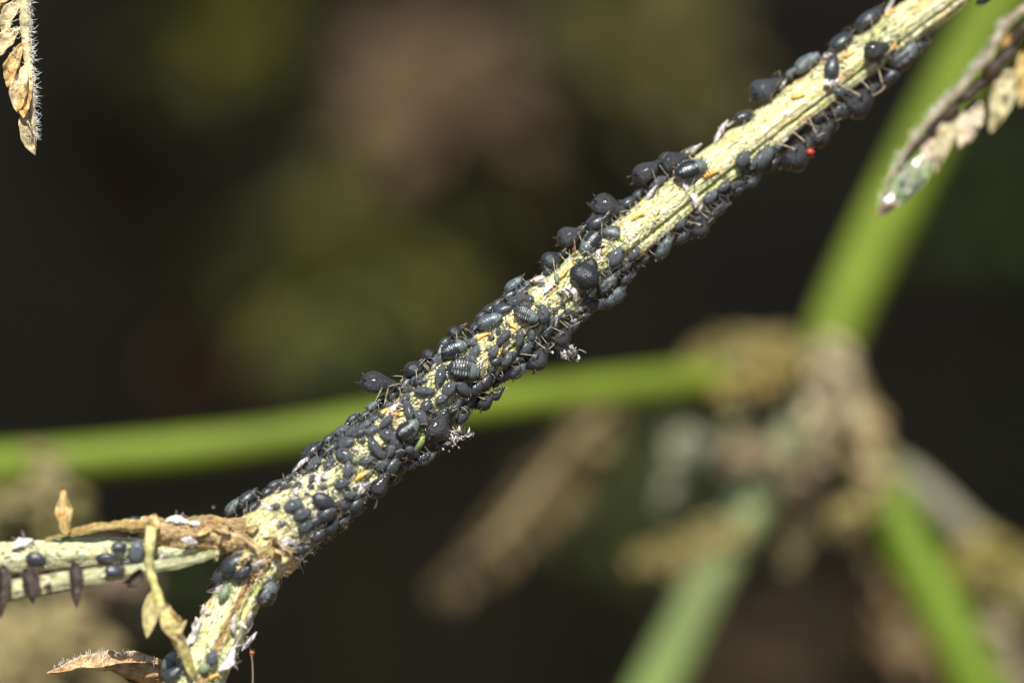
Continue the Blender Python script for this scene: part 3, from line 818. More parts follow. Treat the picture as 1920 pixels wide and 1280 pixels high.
# ------------------------------------------------------------------ where they sit: (x, y, length, heading, kind[, extras])
# coordinates are noted on eight overlapping enlargements (origin, scale) of the same stem
REG = {1: (1380, 0, 3.556), 2: (1080, 180, 4.0), 3: (920, 340, 4.923), 4: (750, 500, 4.923), 5: (600, 640, 4.923), 6: (420, 780, 4.923), 7: (240, 920, 3.555), 8: (0, 880, 3.2)}
APH = {
 1: [(870, 145, 190, 30, 'D'), (690, 290, 165, 40, 'D'), (460, 440, 190, 40, 'T'), (365, 495, 110, 60, 'T'), (205, 600, 225, 60, 'A'), (40, 790, 120, 40, 'D'), (905, 360, 195, 25, 'B'),
     (612, 470, 150, 80, 'D'), (1090, 400, 240, 35, 'S'), (1215, 315, 130, 50, 'D'), (1045, 500, 170, 30, 'D'), (830, 655, 300, 50, 'A'), (690, 735, 165, 20, 'D'), (690, 625, 95, 10, 'N'),
     (1650, -10, 120, 20, 'D'), (560, 890, 230, 25, 'A'), (395, 1025, 280, 50, 'A'), (140, 1080, 175, 20, 'N'), (258, 1000, 95, 60, 'N'), (255, 1090, 105, 10, 'D'), (15, 1090, 115, 50, 'N'),
     (50, 1150, 75, 30, 'N'), (95, 1210, 120, 60, 'T'), (780, 800, 150, 35, 'D'), (1150, 450, 120, 40, 'D')],
 2: [(505, 555, 270, 60, 'A'), (720, 515, 250, 20, 'A'), (830, 575, 255, 35, 'S'), (610, 650, 140, 30, 'N'), (150, 965, 200, 10, 'D'), (390, 800, 130, 60, 'D'), (455, 745, 100, 60, 'D'),
     (1250, 160, 115, 20, 'D'), (1090, 695, 115, 25, 'N'), (1195, 665, 135, 50, 'N'), (1090, 765, 125, 15, 'D'), (1240, 730, 100, 50, 'D'), (985, 775, 120, 20, 'N'),
     (985, 1035, 210, 50, 'A'), (920, 935, 190, 60, 'A'), (765, 980, 95, 70, 'N'), (645, 1140, 205, 15, 'T'), (1010, 940, 150, 40, 'D'), (1070, 850, 140, 50, 'D'), (790, 1060, 130, 30, 'D')],
 3: [(735, 530, 300, 20, 'B'), (890, 590, 250, 245, 'S'), (1060, 510, 155, -20, 'T'), (970, 470, 85, 40, 'N'), (1120, 460, 95, 0, 'N'), (575, 740, 275, 28, 'C'), (825, 895, 335, 62, 'C'),
     (1105, 740, 175, 60, 'N'), (1210, 640, 100, 40, 'G'), (1288, 700, 135, 60, 'N'), (1215, 820, 125, 40, 'N'), (1130, 880, 125, 70, 'N'), (1040, 980, 230, 60, 'S'), (1155, 1085, 235, 195, 'T'),
     (940, 1150, 145, 60, 'D'), (1330, 820, 65, 40, 'N'), (770, 1095, 95, 75, 'G'), (1250, 900, 150, 50, 'D'), (1080, 1180, 150, 40, 'D')],
 4: [(1050, 170, 195, -15, 'T'), (1020, 268, 155, 10, 'D'), (1035, 350, 150, 35, 'N'), (890, 350, 125, 30, 'D'), (920, 420, 165, -20, 'D'), (820, 400, 135, 30, 'D'), (740, 465, 120, 0, 'D'),
     (805, 530, 230, 25, 'T'), (510, 605, 195, -10, 'C'), (660, 620, 135, 10, 'C'), (395, 680, 130, 30, 'D'), (475, 785, 250, 25, 'S'), (210, 800, 170, 150, 'C'), (145, 945, 245, 20, 'B'),
     (310, 880, 130, 0, 'D'), (335, 1040, 200, 80, 'L'), (540, 990, 290, -8, 'S'), (600, 890, 125, 30, 'N'), (660, 810, 110, 60, 'N'), (630, 720, 110, 20, 'N'), (1120, 485, 235, -25, 'S'),
     (1295, 465, 155, 100, 'N'), (1100, 400, 120, 10, 'N'), (920, 685, 165, 50, 'L'), (820, 815, 115, 60, 'N'), (1075, 690, 155, 80, 'L'), (1140, 770, 150, 70, 'N'), (1330, 630, 145, 60, 'D'),
     (965, 880, 135, 60, 'N'), (820, 965, 125, 90, 'C'), (925, 1020, 135, 100, 'C'), (1070, 960, 205, 55, 'S'), (1270, 825, 290, 60, 'A'), (1480, 640, 265, 40, 'A'), (1600, 580, 140, 60, 'D'),
     (1690, 490, 130, 70, 'D'), (1785, 360, 135, 40, 'D'), (890, 1170, 160, 70, 'A'), (785, 1230, 220, 60, 'A'), (155, 1090, 115, 10, 'C'), (190, 1180, 180, -5, 'L'), (415, 1160, 145, 50, 'N'),
     (540, 1160, 155, -50, 'N'), (350, 1250, 115, 30, 'N'), (680, 1140, 140, 40, 'D'), (670, 1230, 75, 80, 'N'), (600, 1210, 115, 60, 'N'), (760, 1090, 150, 50, 'D'), (860, 900, 110, 30, 'D'), (1500, 780, 120, 30, 'D'), (1210, 560, 100, 20, 'D')],
 5: [(660, 510, 130, 30, 'N'), (940, 635, 125, 50, 'N'), (775, 670, 195, 105, 'L'), (900, 730, 145, -50, 'N'), (1060, 805, 305, 62, 'A'), (1205, 650, 115, 60, 'N'), (1245, 690, 130, 70, 'P'),
     (1330, 610, 140, 30, 'T'), (1310, 700, 150, 40, 'D'), (1420, 440, 120, 60, 'D'), (490, 600, 145, 60, 'T'), (540, 555, 115, 20, 'D'), (410, 690, 135, 0, 'D'), (300, 720, 120, 40, 'D'),
     (235, 765, 80, 40, 'D'), (320, 790, 115, 0, 'D'), (400, 790, 115, 20, 'N'), (570, 780, 155, 55, 'L'), (200, 825, 155, 5, 'N'), (200, 882, 135, 5, 'N'), (220, 950, 155, 5, 'N'), (340, 860, 125, -5, 'N'),
     (440, 855, 115, 30, 'N'), (80, 910, 125, 30, 'D'), (110, 985, 125, 40, 'N'), (190, 1075, 155, -30, 'N'), (480, 1020, 215, -55, 'L'), (405, 1125, 115, 20, 'N'), (300, 1130, 105, 20, 'P'),
     (610, 1040, 135, 60, 'N'), (590, 905, 145, -20, 'N'), (660, 970, 125, -60, 'N'), (765, 860, 250, 35, 'S'), (965, 1070, 225, 50, 'S'), (540, 1160, 135, 40, 'N'), (650, 1170, 165, 50, 'D'),
     (760, 1170, 135, 50, 'D'), (550, 1265, 125, 40, 'D'), (225, 1210, 135, 80, 'N'), (60, 1150, 125, 70, 'N'), (20, 1010, 105, 30, 'N'), (700, 1060, 120, 20, 'D'), (860, 1130, 140, 60, 'D'), (1130, 990, 140, 50, 'D')],
 6: [(820, 320, 195, 20, 'D'), (750, 350, 130, 40, 'D'), (700, 470, 130, 60, 'D'), (590, 575, 90, 30, 'D'), (460, 640, 120, 20, 'D'), (400, 710, 140, 50, 'D'), (215, 770, 200, 0, 'D'),
     (260, 845, 130, 10, 'D'), (40, 830, 185, 20, 'T'), (50, 1040, 195, 5, 'N'), (590, 860, 145, 20, 'N'), (665, 945, 145, 20, 'N'), (870, 825, 195, -20, 'D'), (915, 930, 175, 40, 'D'),
     (1125, 760, 125, 0, 'N'), (1045, 855, 145, -20, 'N'), (1040, 660, 125, 20, 'N'), (715, 1050, 145, 30, 'N'), (800, 1000, 130, 20, 'D'), (1200, 830, 145, 40, 'D'), (1410, 650, 245, 70, 'A'),
     (1090, 975, 150, 30, 'D'), (660, 1240, 125, 20, 'D'), (960, 1040, 160, 40, 'D'), (840, 1120, 150, 40, 'D')],
 7: [(925, 690, 180, 70, 'S'), (700, 500, 170, 30, 'D'), (640, 690, 115, 70, 'P'), (280, 1150, 140, 30, 'T'), (560, 1120, 95, 70, 'N'), (510, 1190, 90, 40, 'P'), (275, 470, 120, 10, 'P'),
     (60, 400, 140, 80, 'N'), (1130, 410, 110, 0, 'D'), (620, 560, 130, 50, 'D'), (760, 560, 130, 40, 'D'), (300, 1230, 130, 40, 'D')],
 8: [(215, 535, 100, -20, 'D'), (640, 530, 105, 0, 'D'), (705, 460, 75, 10, 'D'), (760, 560, 85, 10, 'D'), (690, 605, 100, 10, 'D'), (820, 490, 85, 70, 'N'), (815, 312, 95, 0, 'D')],
}
LARVAE = {1: [(710, 390, 85, 40), (1025, 90, 100, 60), (390, 655, 95, 10), (1020, 330, 80, 60)], 2: [(980, 610, 150, 25), (430, 930, 125, 30), (480, 820, 85, 60), (462, 1210, 90, 0), (190, 1180, 75, 60)],
          3: [(1020, 670, 85, 60), (630, 880, 130, 60), (760, 775, 95, 60)], 4: [(1010, 600, 125, -40), (730, 672, 150, 30), (862, 830, 160, 60)],
          5: [(600, 660, 150, 35), (690, 700, 110, -20), (35, 1150, 95, 70), (370, 1260, 130, 30), (1020, 490, 70, 10)], 6: [(1230, 590, 140, 25), (1008, 915, 110, -40), (1245, 820, 75, 0), (385, 1200, 95, 80), (1120, 830, 60, 30)], 7: [(575, 1245, 90, 0)]}
SKINS = {1: [(320, 560, 90, 60), (600, 570, 140, 20), (1030, 45, 150, 40), (600, 390, 110, 45), (650, 640, 90, -50)], 2: [(850, 420, 190, 10), (1080, 275, 210, 40), (540, 745, 165, 60), (790, 700, 120, -60), (830, 815, 130, -55), (900, 855, 120, 30), (1155, 215, 100, 30), (1560, 340, 90, 10)],
         3: [(440, 895, 160, 50), (520, 990, 170, 60), (690, 1085, 180, -50), (960, 700, 140, 70), (800, 1205, 200, 10), (910, 1060, 140, 60)],
         4: [(330, 745, 140, 70), (1210, 680, 150, 10), (1420, 520, 140, 40), (1650, 520, 150, 20), (1045, 820, 90, 0), (700, 960, 140, 70)],
         5: [(640, 645, 140, 40), (700, 620, 120, 0)], 6: [(700, 445, 215, -65), (430, 690, 120, 30), (1270, 705, 210, 30), (820, 1130, 210, 40), (1390, 815, 100, 60), (195, 850, 100, 70), (590, 1210, 110, 80), (360, 1130, 100, 80)],
         7: [(460, 940, 180, 60), (320, 200, 150, 0), (450, 210, 100, 20), (410, 330, 120, -20), (600, 420, 120, 30), (880, 510, 120, 70), (710, 900, 130, 80), (810, 1000, 160, 70), (650, 1130, 170, 50), (340, 1190, 130, 60), (1050, 380, 130, 60), (200, 430, 100, 80), (800, 465, 110, 20), (425, 1010, 130, 60), (690, 1090, 110, 60)],
         8: [(140, 440, 150, 45)]}

def conv(r, x, y, L_):
    ox, oy, s = REG[r]
    return ox + x / s, oy + y / s, L_ / s

def branch_spot(A, px, py, lift):
    PX = np.stack((960 + A[:, 0] * PPC * DIST / (DIST - A[:, 2]), 640 - A[:, 1] * PPC * DIST / (DIST - A[:, 2])), 1)
    i = int(np.argmin(np.hypot(PX[:, 0] - px, PX[:, 1] - py)))
    T = A[min(i + 1, len(A) - 1), :3] - A[max(i - 1, 0), :3]; T /= np.linalg.norm(T)
    f = ZV - T * np.dot(ZV, T); f /= np.linalg.norm(f)
    s = np.cross(f, T); s = s if s[1] > 0 else -s
    c = A[i, :3]; r0 = A[i, 3]
    d = float(np.dot(loc(px, py, c[2]) - c, s)); re = r0 + lift
    th = math.asin(d / re) if abs(d) < re * .985 else math.copysign(1.4, d)
    rad = re if abs(d) < re * .985 else abs(d) / math.sin(1.4)
    n = f * math.cos(th) + s * math.sin(th)
    return c + n * rad, n, T, th, -1

def spot(px, py, lift):
    if px < 400 and py < 1085:
        if px > 262 and py < 1022: A = BROWN
        elif py > 1062: A = PET2
        else: A = PET1
        return branch_spot(A, px, py, lift)
    return stem_spot(px, py, lift)

def pose(px, py, Lpx, head, lift):
    L_ = Lpx / PPC
    p, n, T, th, i = spot(px, py, lift * L_)
    h = np.array((math.cos(R(head)), math.sin(R(head)), 0.0))
    if abs(th) > 1.1:                      # on the flanks they line up with the stem
        t = T if np.dot(T, h) > 0 else -T
        h = h * .35 + t
    h = h - n * np.dot(h, n)
    h /= np.linalg.norm(h) + 1e-9
    return p, n, h, th, i, L_

def place(o, p, n, h, L_):
    y = np.cross(n, h)
    m = np.array((h, y, n)).T
    m = np.array(CAM_M) @ m
    wp = to_world(p)
    M4 = Matrix(((m[0, 0] * L_, m[0, 1] * L_, m[0, 2] * L_, wp[0]), (m[1, 0] * L_, m[1, 1] * L_, m[1, 2] * L_, wp[1]), (m[2, 0] * L_, m[2, 1] * L_, m[2, 2] * L_, wp[2]), (0, 0, 0, 1)))
    o.matrix_world = M4

larva_px = [conv(r, x, y, l)[:2] for r, v in LARVAE.items() for x, y, l, a in v]
skin_px = [conv(r, x, y, l)[:2] for r, v in SKINS.items() for x, y, l, a in v]

def zone(px, py):
    if px < 400 and py < 1085: return 'dry brown petiole' if (px > 262 and py < 1022) else 'pale side petiole'
    if py > 1060 and px < 540: return 'stem below the fork'
    if px < 500: return 'brown forked node'
    if px < 570: return 'crusted fork shoulder'
    if px < 640: return 'crusted stem'
    if px < 710: return 'crowded lower stem'
    if px < 790: return 'crowded stem'
    if px < 860: return 'densest colony'
    if px < 930: return 'dense colony'
    if px < 1000: return 'mid stem'
    if px < 1080: return 'upper mid stem'
    if px < 1190: return 'thinning colony'
    if px < 1300: return 'stem under bare stretch'
    if px < 1430: return 'bare speckled stretch'
    if px < 1560: return 'bare upper stretch'
    return 'thin stem top'

def side_word(th):
    return 'on upper edge of' if th > .75 else ('on underside of' if th < -.7 else 'on sunlit face of')

BIG = {'A': 'black adult', 'B': 'round black adult', 'C': 'glossy black aphid', 'S': 'striped aphid', 'P': 'green nymph', 'T': 'blue-grey aphid'}
big_px = [(*conv(r, x, y, l)[:2], k) for r, v in APH.items() for x, y, l, a, k in v if k in BIG]

def near2(px, py):
    d, k = min((math.hypot(px - a, py - b), k) for a, b, k in big_px)
    return f' beside {BIG[k]}' if d < 48 else ''

def near(px, py):
    c = [(math.hypot(px - a, py - b), 'orange larva') for a, b in larva_px] + [(math.hypot(px - a, py - b), 'shed skin') for a, b in skin_px]
    c += [(math.hypot(px - a, py - b) - 8, BIG[k]) for a, b, k in big_px if math.hypot(px - a, py - b) > 2]
    d, w = min(c)
    return f' beside {w}' if d < 34 else ''

KIND = {'A': ('adult', 'black', 'black_aphid', 'matt black', 'pale'), 'B': ('round', 'black', 'black_aphid', 'round black', 'pale'), 'C': ('round', 'coal', 'glossy_aphid', 'round glossy black', 'pale'),
        'S': ('striped', 'striped', 'striped_aphid', 'white-barred black', 'dark'), 'T': ('striped', 'teal', 'blue_grey_aphid', 'blue-grey dotted', 'dark'),
        'N': ('nymph', 'grey', 'grey_nymph', 'matt grey oval', 'dark'), 'L': ('slim', 'grey', 'slender_nymph', 'slender grey', 'dark'), 'D': ('nymph', 'dark', 'dark_nymph', 'dark charcoal', 'dark'),
        'P': ('nymph', 'green', 'green_nymph', 'pale green', 'dark'), 'G': ('nymph', 'tan', 'olive_nymph', 'olive', 'dark')}
SPECIAL = {(3, 825, 895): 'largest round glossy black aphid at mid stem, seen from above', (4, 145, 945): 'big round black aphid with a bright dot beside the raised adult',
           (4, 475, 785): 'white-barred black aphid with grey shoulders, upper of the striped pair', (4, 540, 990): 'white-barred black aphid with pale green shoulders, lower of the striped pair',
           (1, 905, 360): 'glossy black aphid with one bright highlight alone near the stem top', (5, 1060, 805): 'large matt black aphid with long pale legs in the crowded lower colony',
           (3, 575, 740): 'glossy black aphid below the round adult at the stem edge', (4, 1270, 825): 'large black aphid with a pale folded leg clinging to the stem underside',
           (3, 1105, 740): 'rounded grey nymph beside the largest glossy aphid'}
POOL = {}
def pooled(k, variant):
    """small kinds share a handful of meshes"""
    key = (k, variant)
    if key not in POOL:
        sh, stl, _, _, lc = KIND[k]
        POOL[key] = aphid_meshes(sh, stl, 100 + variant * 7 + ord(k), legcol=lc, nr=38, ns=24)
    return POOL[key]

used_count = 0
GROW = {'A': 1.15, 'B': 1.02, 'C': .96, 'S': 1.1, 'T': 1.14, 'N': 1.22, 'L': 1.14, 'D': 1.25, 'P': 1.1, 'G': 1.0}
def add_aphid(k, px, py, Lpx, head, label=None, free=None):
    global used_count
    if free is None: Lpx *= GROW[k]
    used_count += 1
    sh, stl, name, look, lc = KIND[k]
    if free is None:
        lift = .20
        p, n, h, th, i, L_ = pose(px, py, Lpx, head, lift)
        # slight natural tilt
        n = n + rs.normal(size=3) * .10; n /= np.linalg.norm(n); h = h - n * np.dot(h, n); h /= np.linalg.norm(h)
    else:
        p, n, h, th, i, L_ = free
    if k == 'A' and free is None and used_count % 5 < 2: lc = 'dark'
    if k in 'NLDPG':
        ms = pooled(k, used_count % (10 if k in 'ND' else 4))
    else:
        if free is None and i >= 0:
            Rr = AXIS[i, 3] / L_; T = TAN[i]; y_ax = np.cross(n, h)
            ty, tx = float(np.dot(T, y_ax)), float(np.dot(T, h)); q = math.hypot(tx, ty) + 1e-9; tx /= q; ty /= q
            def curv(X, Y):
                return wrap(X, Y, Rr, tx, ty, -.19)
        elif free is not None:
            curv = lambda X, Y: (X, Y * .7, -.42 - .1 * X)
        else:
            curv = None
        ms = aphid_meshes(sh, stl, used_count, curv=curv, legcol=lc, nr=72 if k in 'ST' else 54, ns=44 if k in 'ST' else 34)
    o = bpy.data.objects.new(name, ms['body']); COL.objects.link(o)
    place(o, p, n, h, L_)
    if label is None:
        size = 'tiny' if Lpx < 21 else ('small' if Lpx < 31 else ('medium' if Lpx < 46 else 'large'))
        label = f"{size} {look} aphid {side_word(th)} {zone(px, py)}{near(px, py)}"
    tag(o, label, 'aphid', 'aphids: ' + label)
    if Lpx >= 21:
        for key in ('antenna', 'cornicle', 'eye'):
            if key == 'eye' and Lpx < 28: continue
            for me in ms[key]:
                c = bpy.data.objects.new(key, me); COL.objects.link(c); c.parent = o
    return o

for r, lst in APH.items():
    for (x, y, l, a, k) in lst:
        px, py, lp = conv(r, x, y, l)
        add_aphid(k, px, py, lp, a, SPECIAL.get((r, x, y)))

# two adults that stand off the stem, held on raised legs
def free_pose(px, py, Lpx, head, up, towards, dz=0.0):
    c = stem_spot(px, py)[4]
    z = AXIS[c, 2] + dz
    p = loc(px, py, z)
    h = np.array((math.cos(R(head)), math.sin(R(head)), -.12)); h /= np.linalg.norm(h)
    n = np.array((math.cos(R(up)), math.sin(R(up)), towards)); n = n - h * np.dot(n, h); n /= np.linalg.norm(n)
    return p, n, h, .9, c, Lpx / PPC
add_aphid('A', 709, 723, 76, -2, 'large matt black adult with pale legs standing off the stem over the green stalk', free_pose(711, 721, 80, -1, 92, .30, .05))
add_aphid('A', 1141, 390, 68, -8, 'black adult with raised tail tubes standing off the stem at the bare stretch', free_pose(1141, 391, 76, -8, 84, .35, .02))

# more of the colony round the flanks of the stem, seen as dark shapes along its edges
for (n_, x0, x1, t0, t1, ks) in [(40, 560, 1300, -1.95, -1.1, 'DDDN'), (30, 570, 1080, 1.15, 1.95, 'DDN'), (10, 1300, 1700, -1.9, -1.3, 'D')]:
    for k in range(n_):
        px = x0 + (x1 - x0) * (k + random.uniform(.1, .9)) / n_
        i = int(np.argmin(abs(PXA[:560, 0] - px)))
        T, f, s = frame(i)
        Lp = random.uniform(26, 44)
        th = random.uniform(t0, t1)
        n = f * math.cos(th) + s * math.sin(th)
        p = AXIS[i, :3] + n * (AXIS[i, 3] + .2 * Lp / PPC)
        t = TAN[i] if random.random() < .5 else -TAN[i]
        h = t + rs.normal(size=3) * .3; h = h - n * np.dot(h, n); h /= np.linalg.norm(h)
        add_aphid(random.choice(ks), px, py=PXA[i, 1], Lpx=Lp, head=0, label=None, free=(p, n, h, th, i, Lp / PPC))

tries = 0; placed = [conv(r, x, y, l) for r, v in APH.items() for x, y, l, a, k in v]; added = 0
while tries < 1500 and added < 26:
    tries += 1
    px = random.uniform(560, 1010); i = int(np.argmin(abs(PXA[:560, 0] - px)))
    T, f, s = frame(i); th = random.choice((1, -1)) * random.uniform(.62, 1.25)
    Lp = random.uniform(20, 36); n = f * math.cos(th) + s * math.sin(th)
    p = AXIS[i, :3] + n * (AXIS[i, 3] + .2 * Lp / PPC)
    qx = 960 + p[0] * PPC * DIST / (DIST - p[2]); qy = 640 - p[1] * PPC * DIST / (DIST - p[2])
    if min(math.hypot(qx - a, qy - b) - .36 * c for a, b, c in placed) < .28 * Lp or min(math.hypot(qx - a, qy - b) for a, b in larva_px) < 14: continue
    placed.append((qx, qy, Lp)); added += 1
    h = np.array((math.cos(tries), math.sin(tries), 0)); h = h - n * np.dot(h, n); h /= np.linalg.norm(h)
    add_aphid(random.choice('NNDL'), qx, qy, Lp, 0, None, (p, n, h, th, i, Lp / PPC))

tries = added = 0
while tries < 2500 and added < 52:
    tries += 1
    px = random.uniform(520, 1180); i = int(np.argmin(abs(PXA[:560, 0] - px)))
    T, f, s = frame(i); th = random.uniform(-1.25, 1.3)
    Lp = random.uniform(12, 20); n = f * math.cos(th) + s * math.sin(th)
    p = AXIS[i, :3] + n * (AXIS[i, 3] + .2 * Lp / PPC)
    qx = 960 + p[0] * PPC * DIST / (DIST - p[2]); qy = 640 - p[1] * PPC * DIST / (DIST - p[2])
    if min(math.hypot(qx - a, qy - b) - .40 * c for a, b, c in placed) < .2 * Lp: continue
    if min(math.hypot(qx - a, qy - b) - .6 * c for a, b, c in placed) > 14: continue
    placed.append((qx, qy, Lp)); added += 1
    h = np.array((math.cos(tries), math.sin(tries), 0)); h = h - n * np.dot(h, n); h /= np.linalg.norm(h)
    add_aphid(random.choice('NNLG') if added % 9 else 'P', qx, qy, Lp, 0, None, (p, n, h, th, i, Lp / PPC))

# ------------------------------------------------------------------ larvae, shed skins, mites, debris
q = 0
lar_pool = [larva_mesh(s) for s in range(7)]
for r, v in LARVAE.items():
    for (x, y, l, a) in v:
        px, py, lp = conv(r, x, y, l); q += 1
        p, n, h, th, i, L_ = pose(px, py, lp, a, .11)
        o = bpy.data.objects.new('midge_larva', lar_pool[q % 7]); COL.objects.link(o); place(o, p, n, h, L_)
        lab = f"{'short' if lp < 22 else 'long'} orange larva lying {side_word(th)} {zone(px, py)}{' beside a shed skin' if min(math.hypot(px - a_, py - b_) for a_, b_ in skin_px) < 26 else ''}"
        tag(o, lab, 'larva', 'larvae: ' + lab)
px, py, lp = conv(5, 885, 985, 250)
p, n, h, th, i, L_ = pose(px, py, lp, 58, .14)
o = bpy.data.objects.new('green_larva', larva_mesh(77, (.20, .27, .10), slim=1.5)); COL.objects.link(o); place(o, p, n, h, L_)
tag(o, 'plump translucent green larva lying between aphids on the crowded lower stem', 'larva')

q = 0
sk_pool = [skin_mesh(s) for s in range(12)]
for r, v in SKINS.items():
    for (x, y, l, a) in v:
        px, py, lp = conv(r, x, y, l); q += 1
        p, n, h, th, i, L_ = pose(px, py, lp, a, .13)
        o = bpy.data.objects.new('shed_skin', sk_pool[(q * 5) % 12]); COL.objects.link(o)
        n = n + rs.normal(size=3) * .3; n /= np.linalg.norm(n); h = h - n * np.dot(h, n); h /= np.linalg.norm(h)
        place(o, p, n, h, L_)
        lab = f"{'small' if lp < 30 else 'larger'} crumpled white shed skin {side_word(th)} {zone(px, py)}{near2(px, py)}"
        tag(o, lab, 'shed skin', 'skins: ' + lab)

for k in range(66):
    px = random.uniform(440, 1200) if k % 3 else random.gauss(520, 40)
    i = int(np.argmin(abs(PXA[:560, 0] - px))) if px > 500 else node_i + int(random.gauss(4, 18))
    if k >= 46: i = node_i + random.randrange(22, 78)
    T, f, s = frame(i); th = random.uniform(-1.4, 1.3) if k < 46 else random.choice((-1, 1)) * random.uniform(.8, 1.6); n = f * math.cos(th) + s * math.sin(th)
    lp = random.uniform(14, 27); p = AXIS[i, :3] + n * (AXIS[i, 3] + .13 * lp / PPC)
    h = rs.normal(size=3); n2 = n + rs.normal(size=3) * .35; n2 /= np.linalg.norm(n2); h = h - n2 * np.dot(h, n2); h /= np.linalg.norm(h)
    o = bpy.data.objects.new('shed_skin', sk_pool[k % 12]); COL.objects.link(o); place(o, p, n2, h, lp / PPC)
    qx = 960 + p[0] * PPC * DIST / (DIST - p[2]); qy = 640 - p[1] * PPC * DIST / (DIST - p[2])
    lab = f"small crumpled white shed skin {side_word(th)} {zone(qx, qy)}{near2(qx, qy)}"
    tag(o, lab, 'shed skin', 'skins: ' + lab)

def mite(px, py, Lpx, label, dz=.1, col=(.48, .06, .035)):
    c = stem_spot(px, py)[4]
    mb = MB(); mb.ball((0, 0, 0), (.5, .42, .4), col, 10, 12)
    mb.ball((.45, 0, -.05), (.2, .16, .16), np.array(col) * .8, 6, 8)
    for sx in (-1, 1):
        for hx in (.3, .12, -.1, -.28):
            mb.tube(spline([(hx, sx * .3, -.2), (hx * 1.5, sx * .62, -.05), (hx * 1.9, sx * .8, -.42)], 6), np.linspace(.05, .025, 6), np.array(col) * .8, seg=5)
    o = mb.build('red_mite', M['larva'])
    o.matrix_world = Matrix.Translation(to_world(loc(px, py, AXIS[c, 2] + dz))) @ CAM_M.to_4x4() @ Matrix.Diagonal((Lpx / PPC,) * 3 + (1,))
    tag(o, label, 'mite')
mite(1519, 285, 15, 'bright red mite on the dark aphid under the bare speckled stretch')
mite(1075, 468, 4.2, 'tiny red mite between two glossy aphids near mid stem', .2)
mite(1000, 526, 5, 'tiny red mite among shed skins on the upper stem edge', .12)
mite(472, 1223, 9, 'small orange-red mite hanging on a thread below the forked stem', .0, (.45, .13, .05))
th_ = MB(); th_.tube(to_world(spline([loc(462, 1190, .42), loc(471, 1224, .42), loc(474, 1262, .42), loc(473, 1330, .42), loc(472, 1420, .42)], 24)), .0028, (.5, .42, .34), seg=5)
tag(th_.build('silk_thread', M['hair']), 'thin pale thread hanging straight down beside the lower stem', 'thread')

def debris(px, py, size, n, label, seed, dz=0.0):
    """tangle of withered skin and leg cases hanging off the stem"""
    rng = random.Random(seed)
    c = stem_spot(px, py)[4]
    o0 = loc(px, py, AXIS[c, 2] + dz); S_ = size / PPC
    mb = MB()
    target = AXIS[c, :3]
    link = [o0, o0 * .6 + target * .4 + np.array((0, .02, 0)), target]
    mb.tube(to_world(spline(link, 10)), .004, (.2, .17, .14), seg=5)
    for q_ in range(n):
        a = o0 + np.array((rng.gauss(0, .26), rng.gauss(0, .2), rng.gauss(0, .16))) * S_
        d = np.array((rng.gauss(0, 1), rng.gauss(0, 1), rng.gauss(0, .6))); d /= np.linalg.norm(d)
        g_ = rng.choice((.12, .22, .4, .6, .8))
        if q_ % 3:
            leaf(mb, to_world(a), to_world(a + d * S_ * rng.uniform(.2, .42)), S_ * rng.uniform(.10, .2), to_world(rs.normal(size=3)), (g_, g_ * .94, g_ * .9), bend=.3, cup=1.0, ruffle=.6, thick=.002, n=7, m=5, seed=seed * 9 + q_)
        else:
            mb.tube(to_world(spline([a, a + d * S_ * .2, a + d * S_ * .3 + rs.normal(size=3) * S_ * .12], 7)), np.linspace(.012, .004, 7) * S_ * 2, (g_, g_ * .92, g_ * .86), seg=5)
    o = mb.build('withered_skins', M['skin'])
    tag(o, label, 'debris')
debris(1067, 662, 40, 40, 'grey tuft of withered skins ending in a bright drop below mid stem', 1, .03)
debris(858, 815, 34, 40, 'curly grey tuft of withered skins at the large matt adult', 2, .1)
debris(843, 833, 24, 24, 'small dark scrap of withered skins hanging under the curly tuft', 3, .1)
for (x, y, r_, lab) in [(1083, 676, .009, 'tiny bright drop at the end of the grey skin tuft'), (872, 607, .007, 'tiny bright drop hanging in the air by the upper colony edge'), (979, 672, .008, 'tiny bright drop between aphids near mid stem'),
                        (649, 976, .012, 'bright drop, upper of two under the crusted stem'), (649, 988, .009, 'bright drop, lower of two under the crusted stem'), (425, 1016, .010, 'bright drop under the grey nymph at the fork'), (400, 950, .010, 'bright drop on the blue-grey aphid by the fork')]:
    c = stem_spot(x, y)[4]
    drop(x, y, AXIS[c, 2] + .17, r_, lab, None)

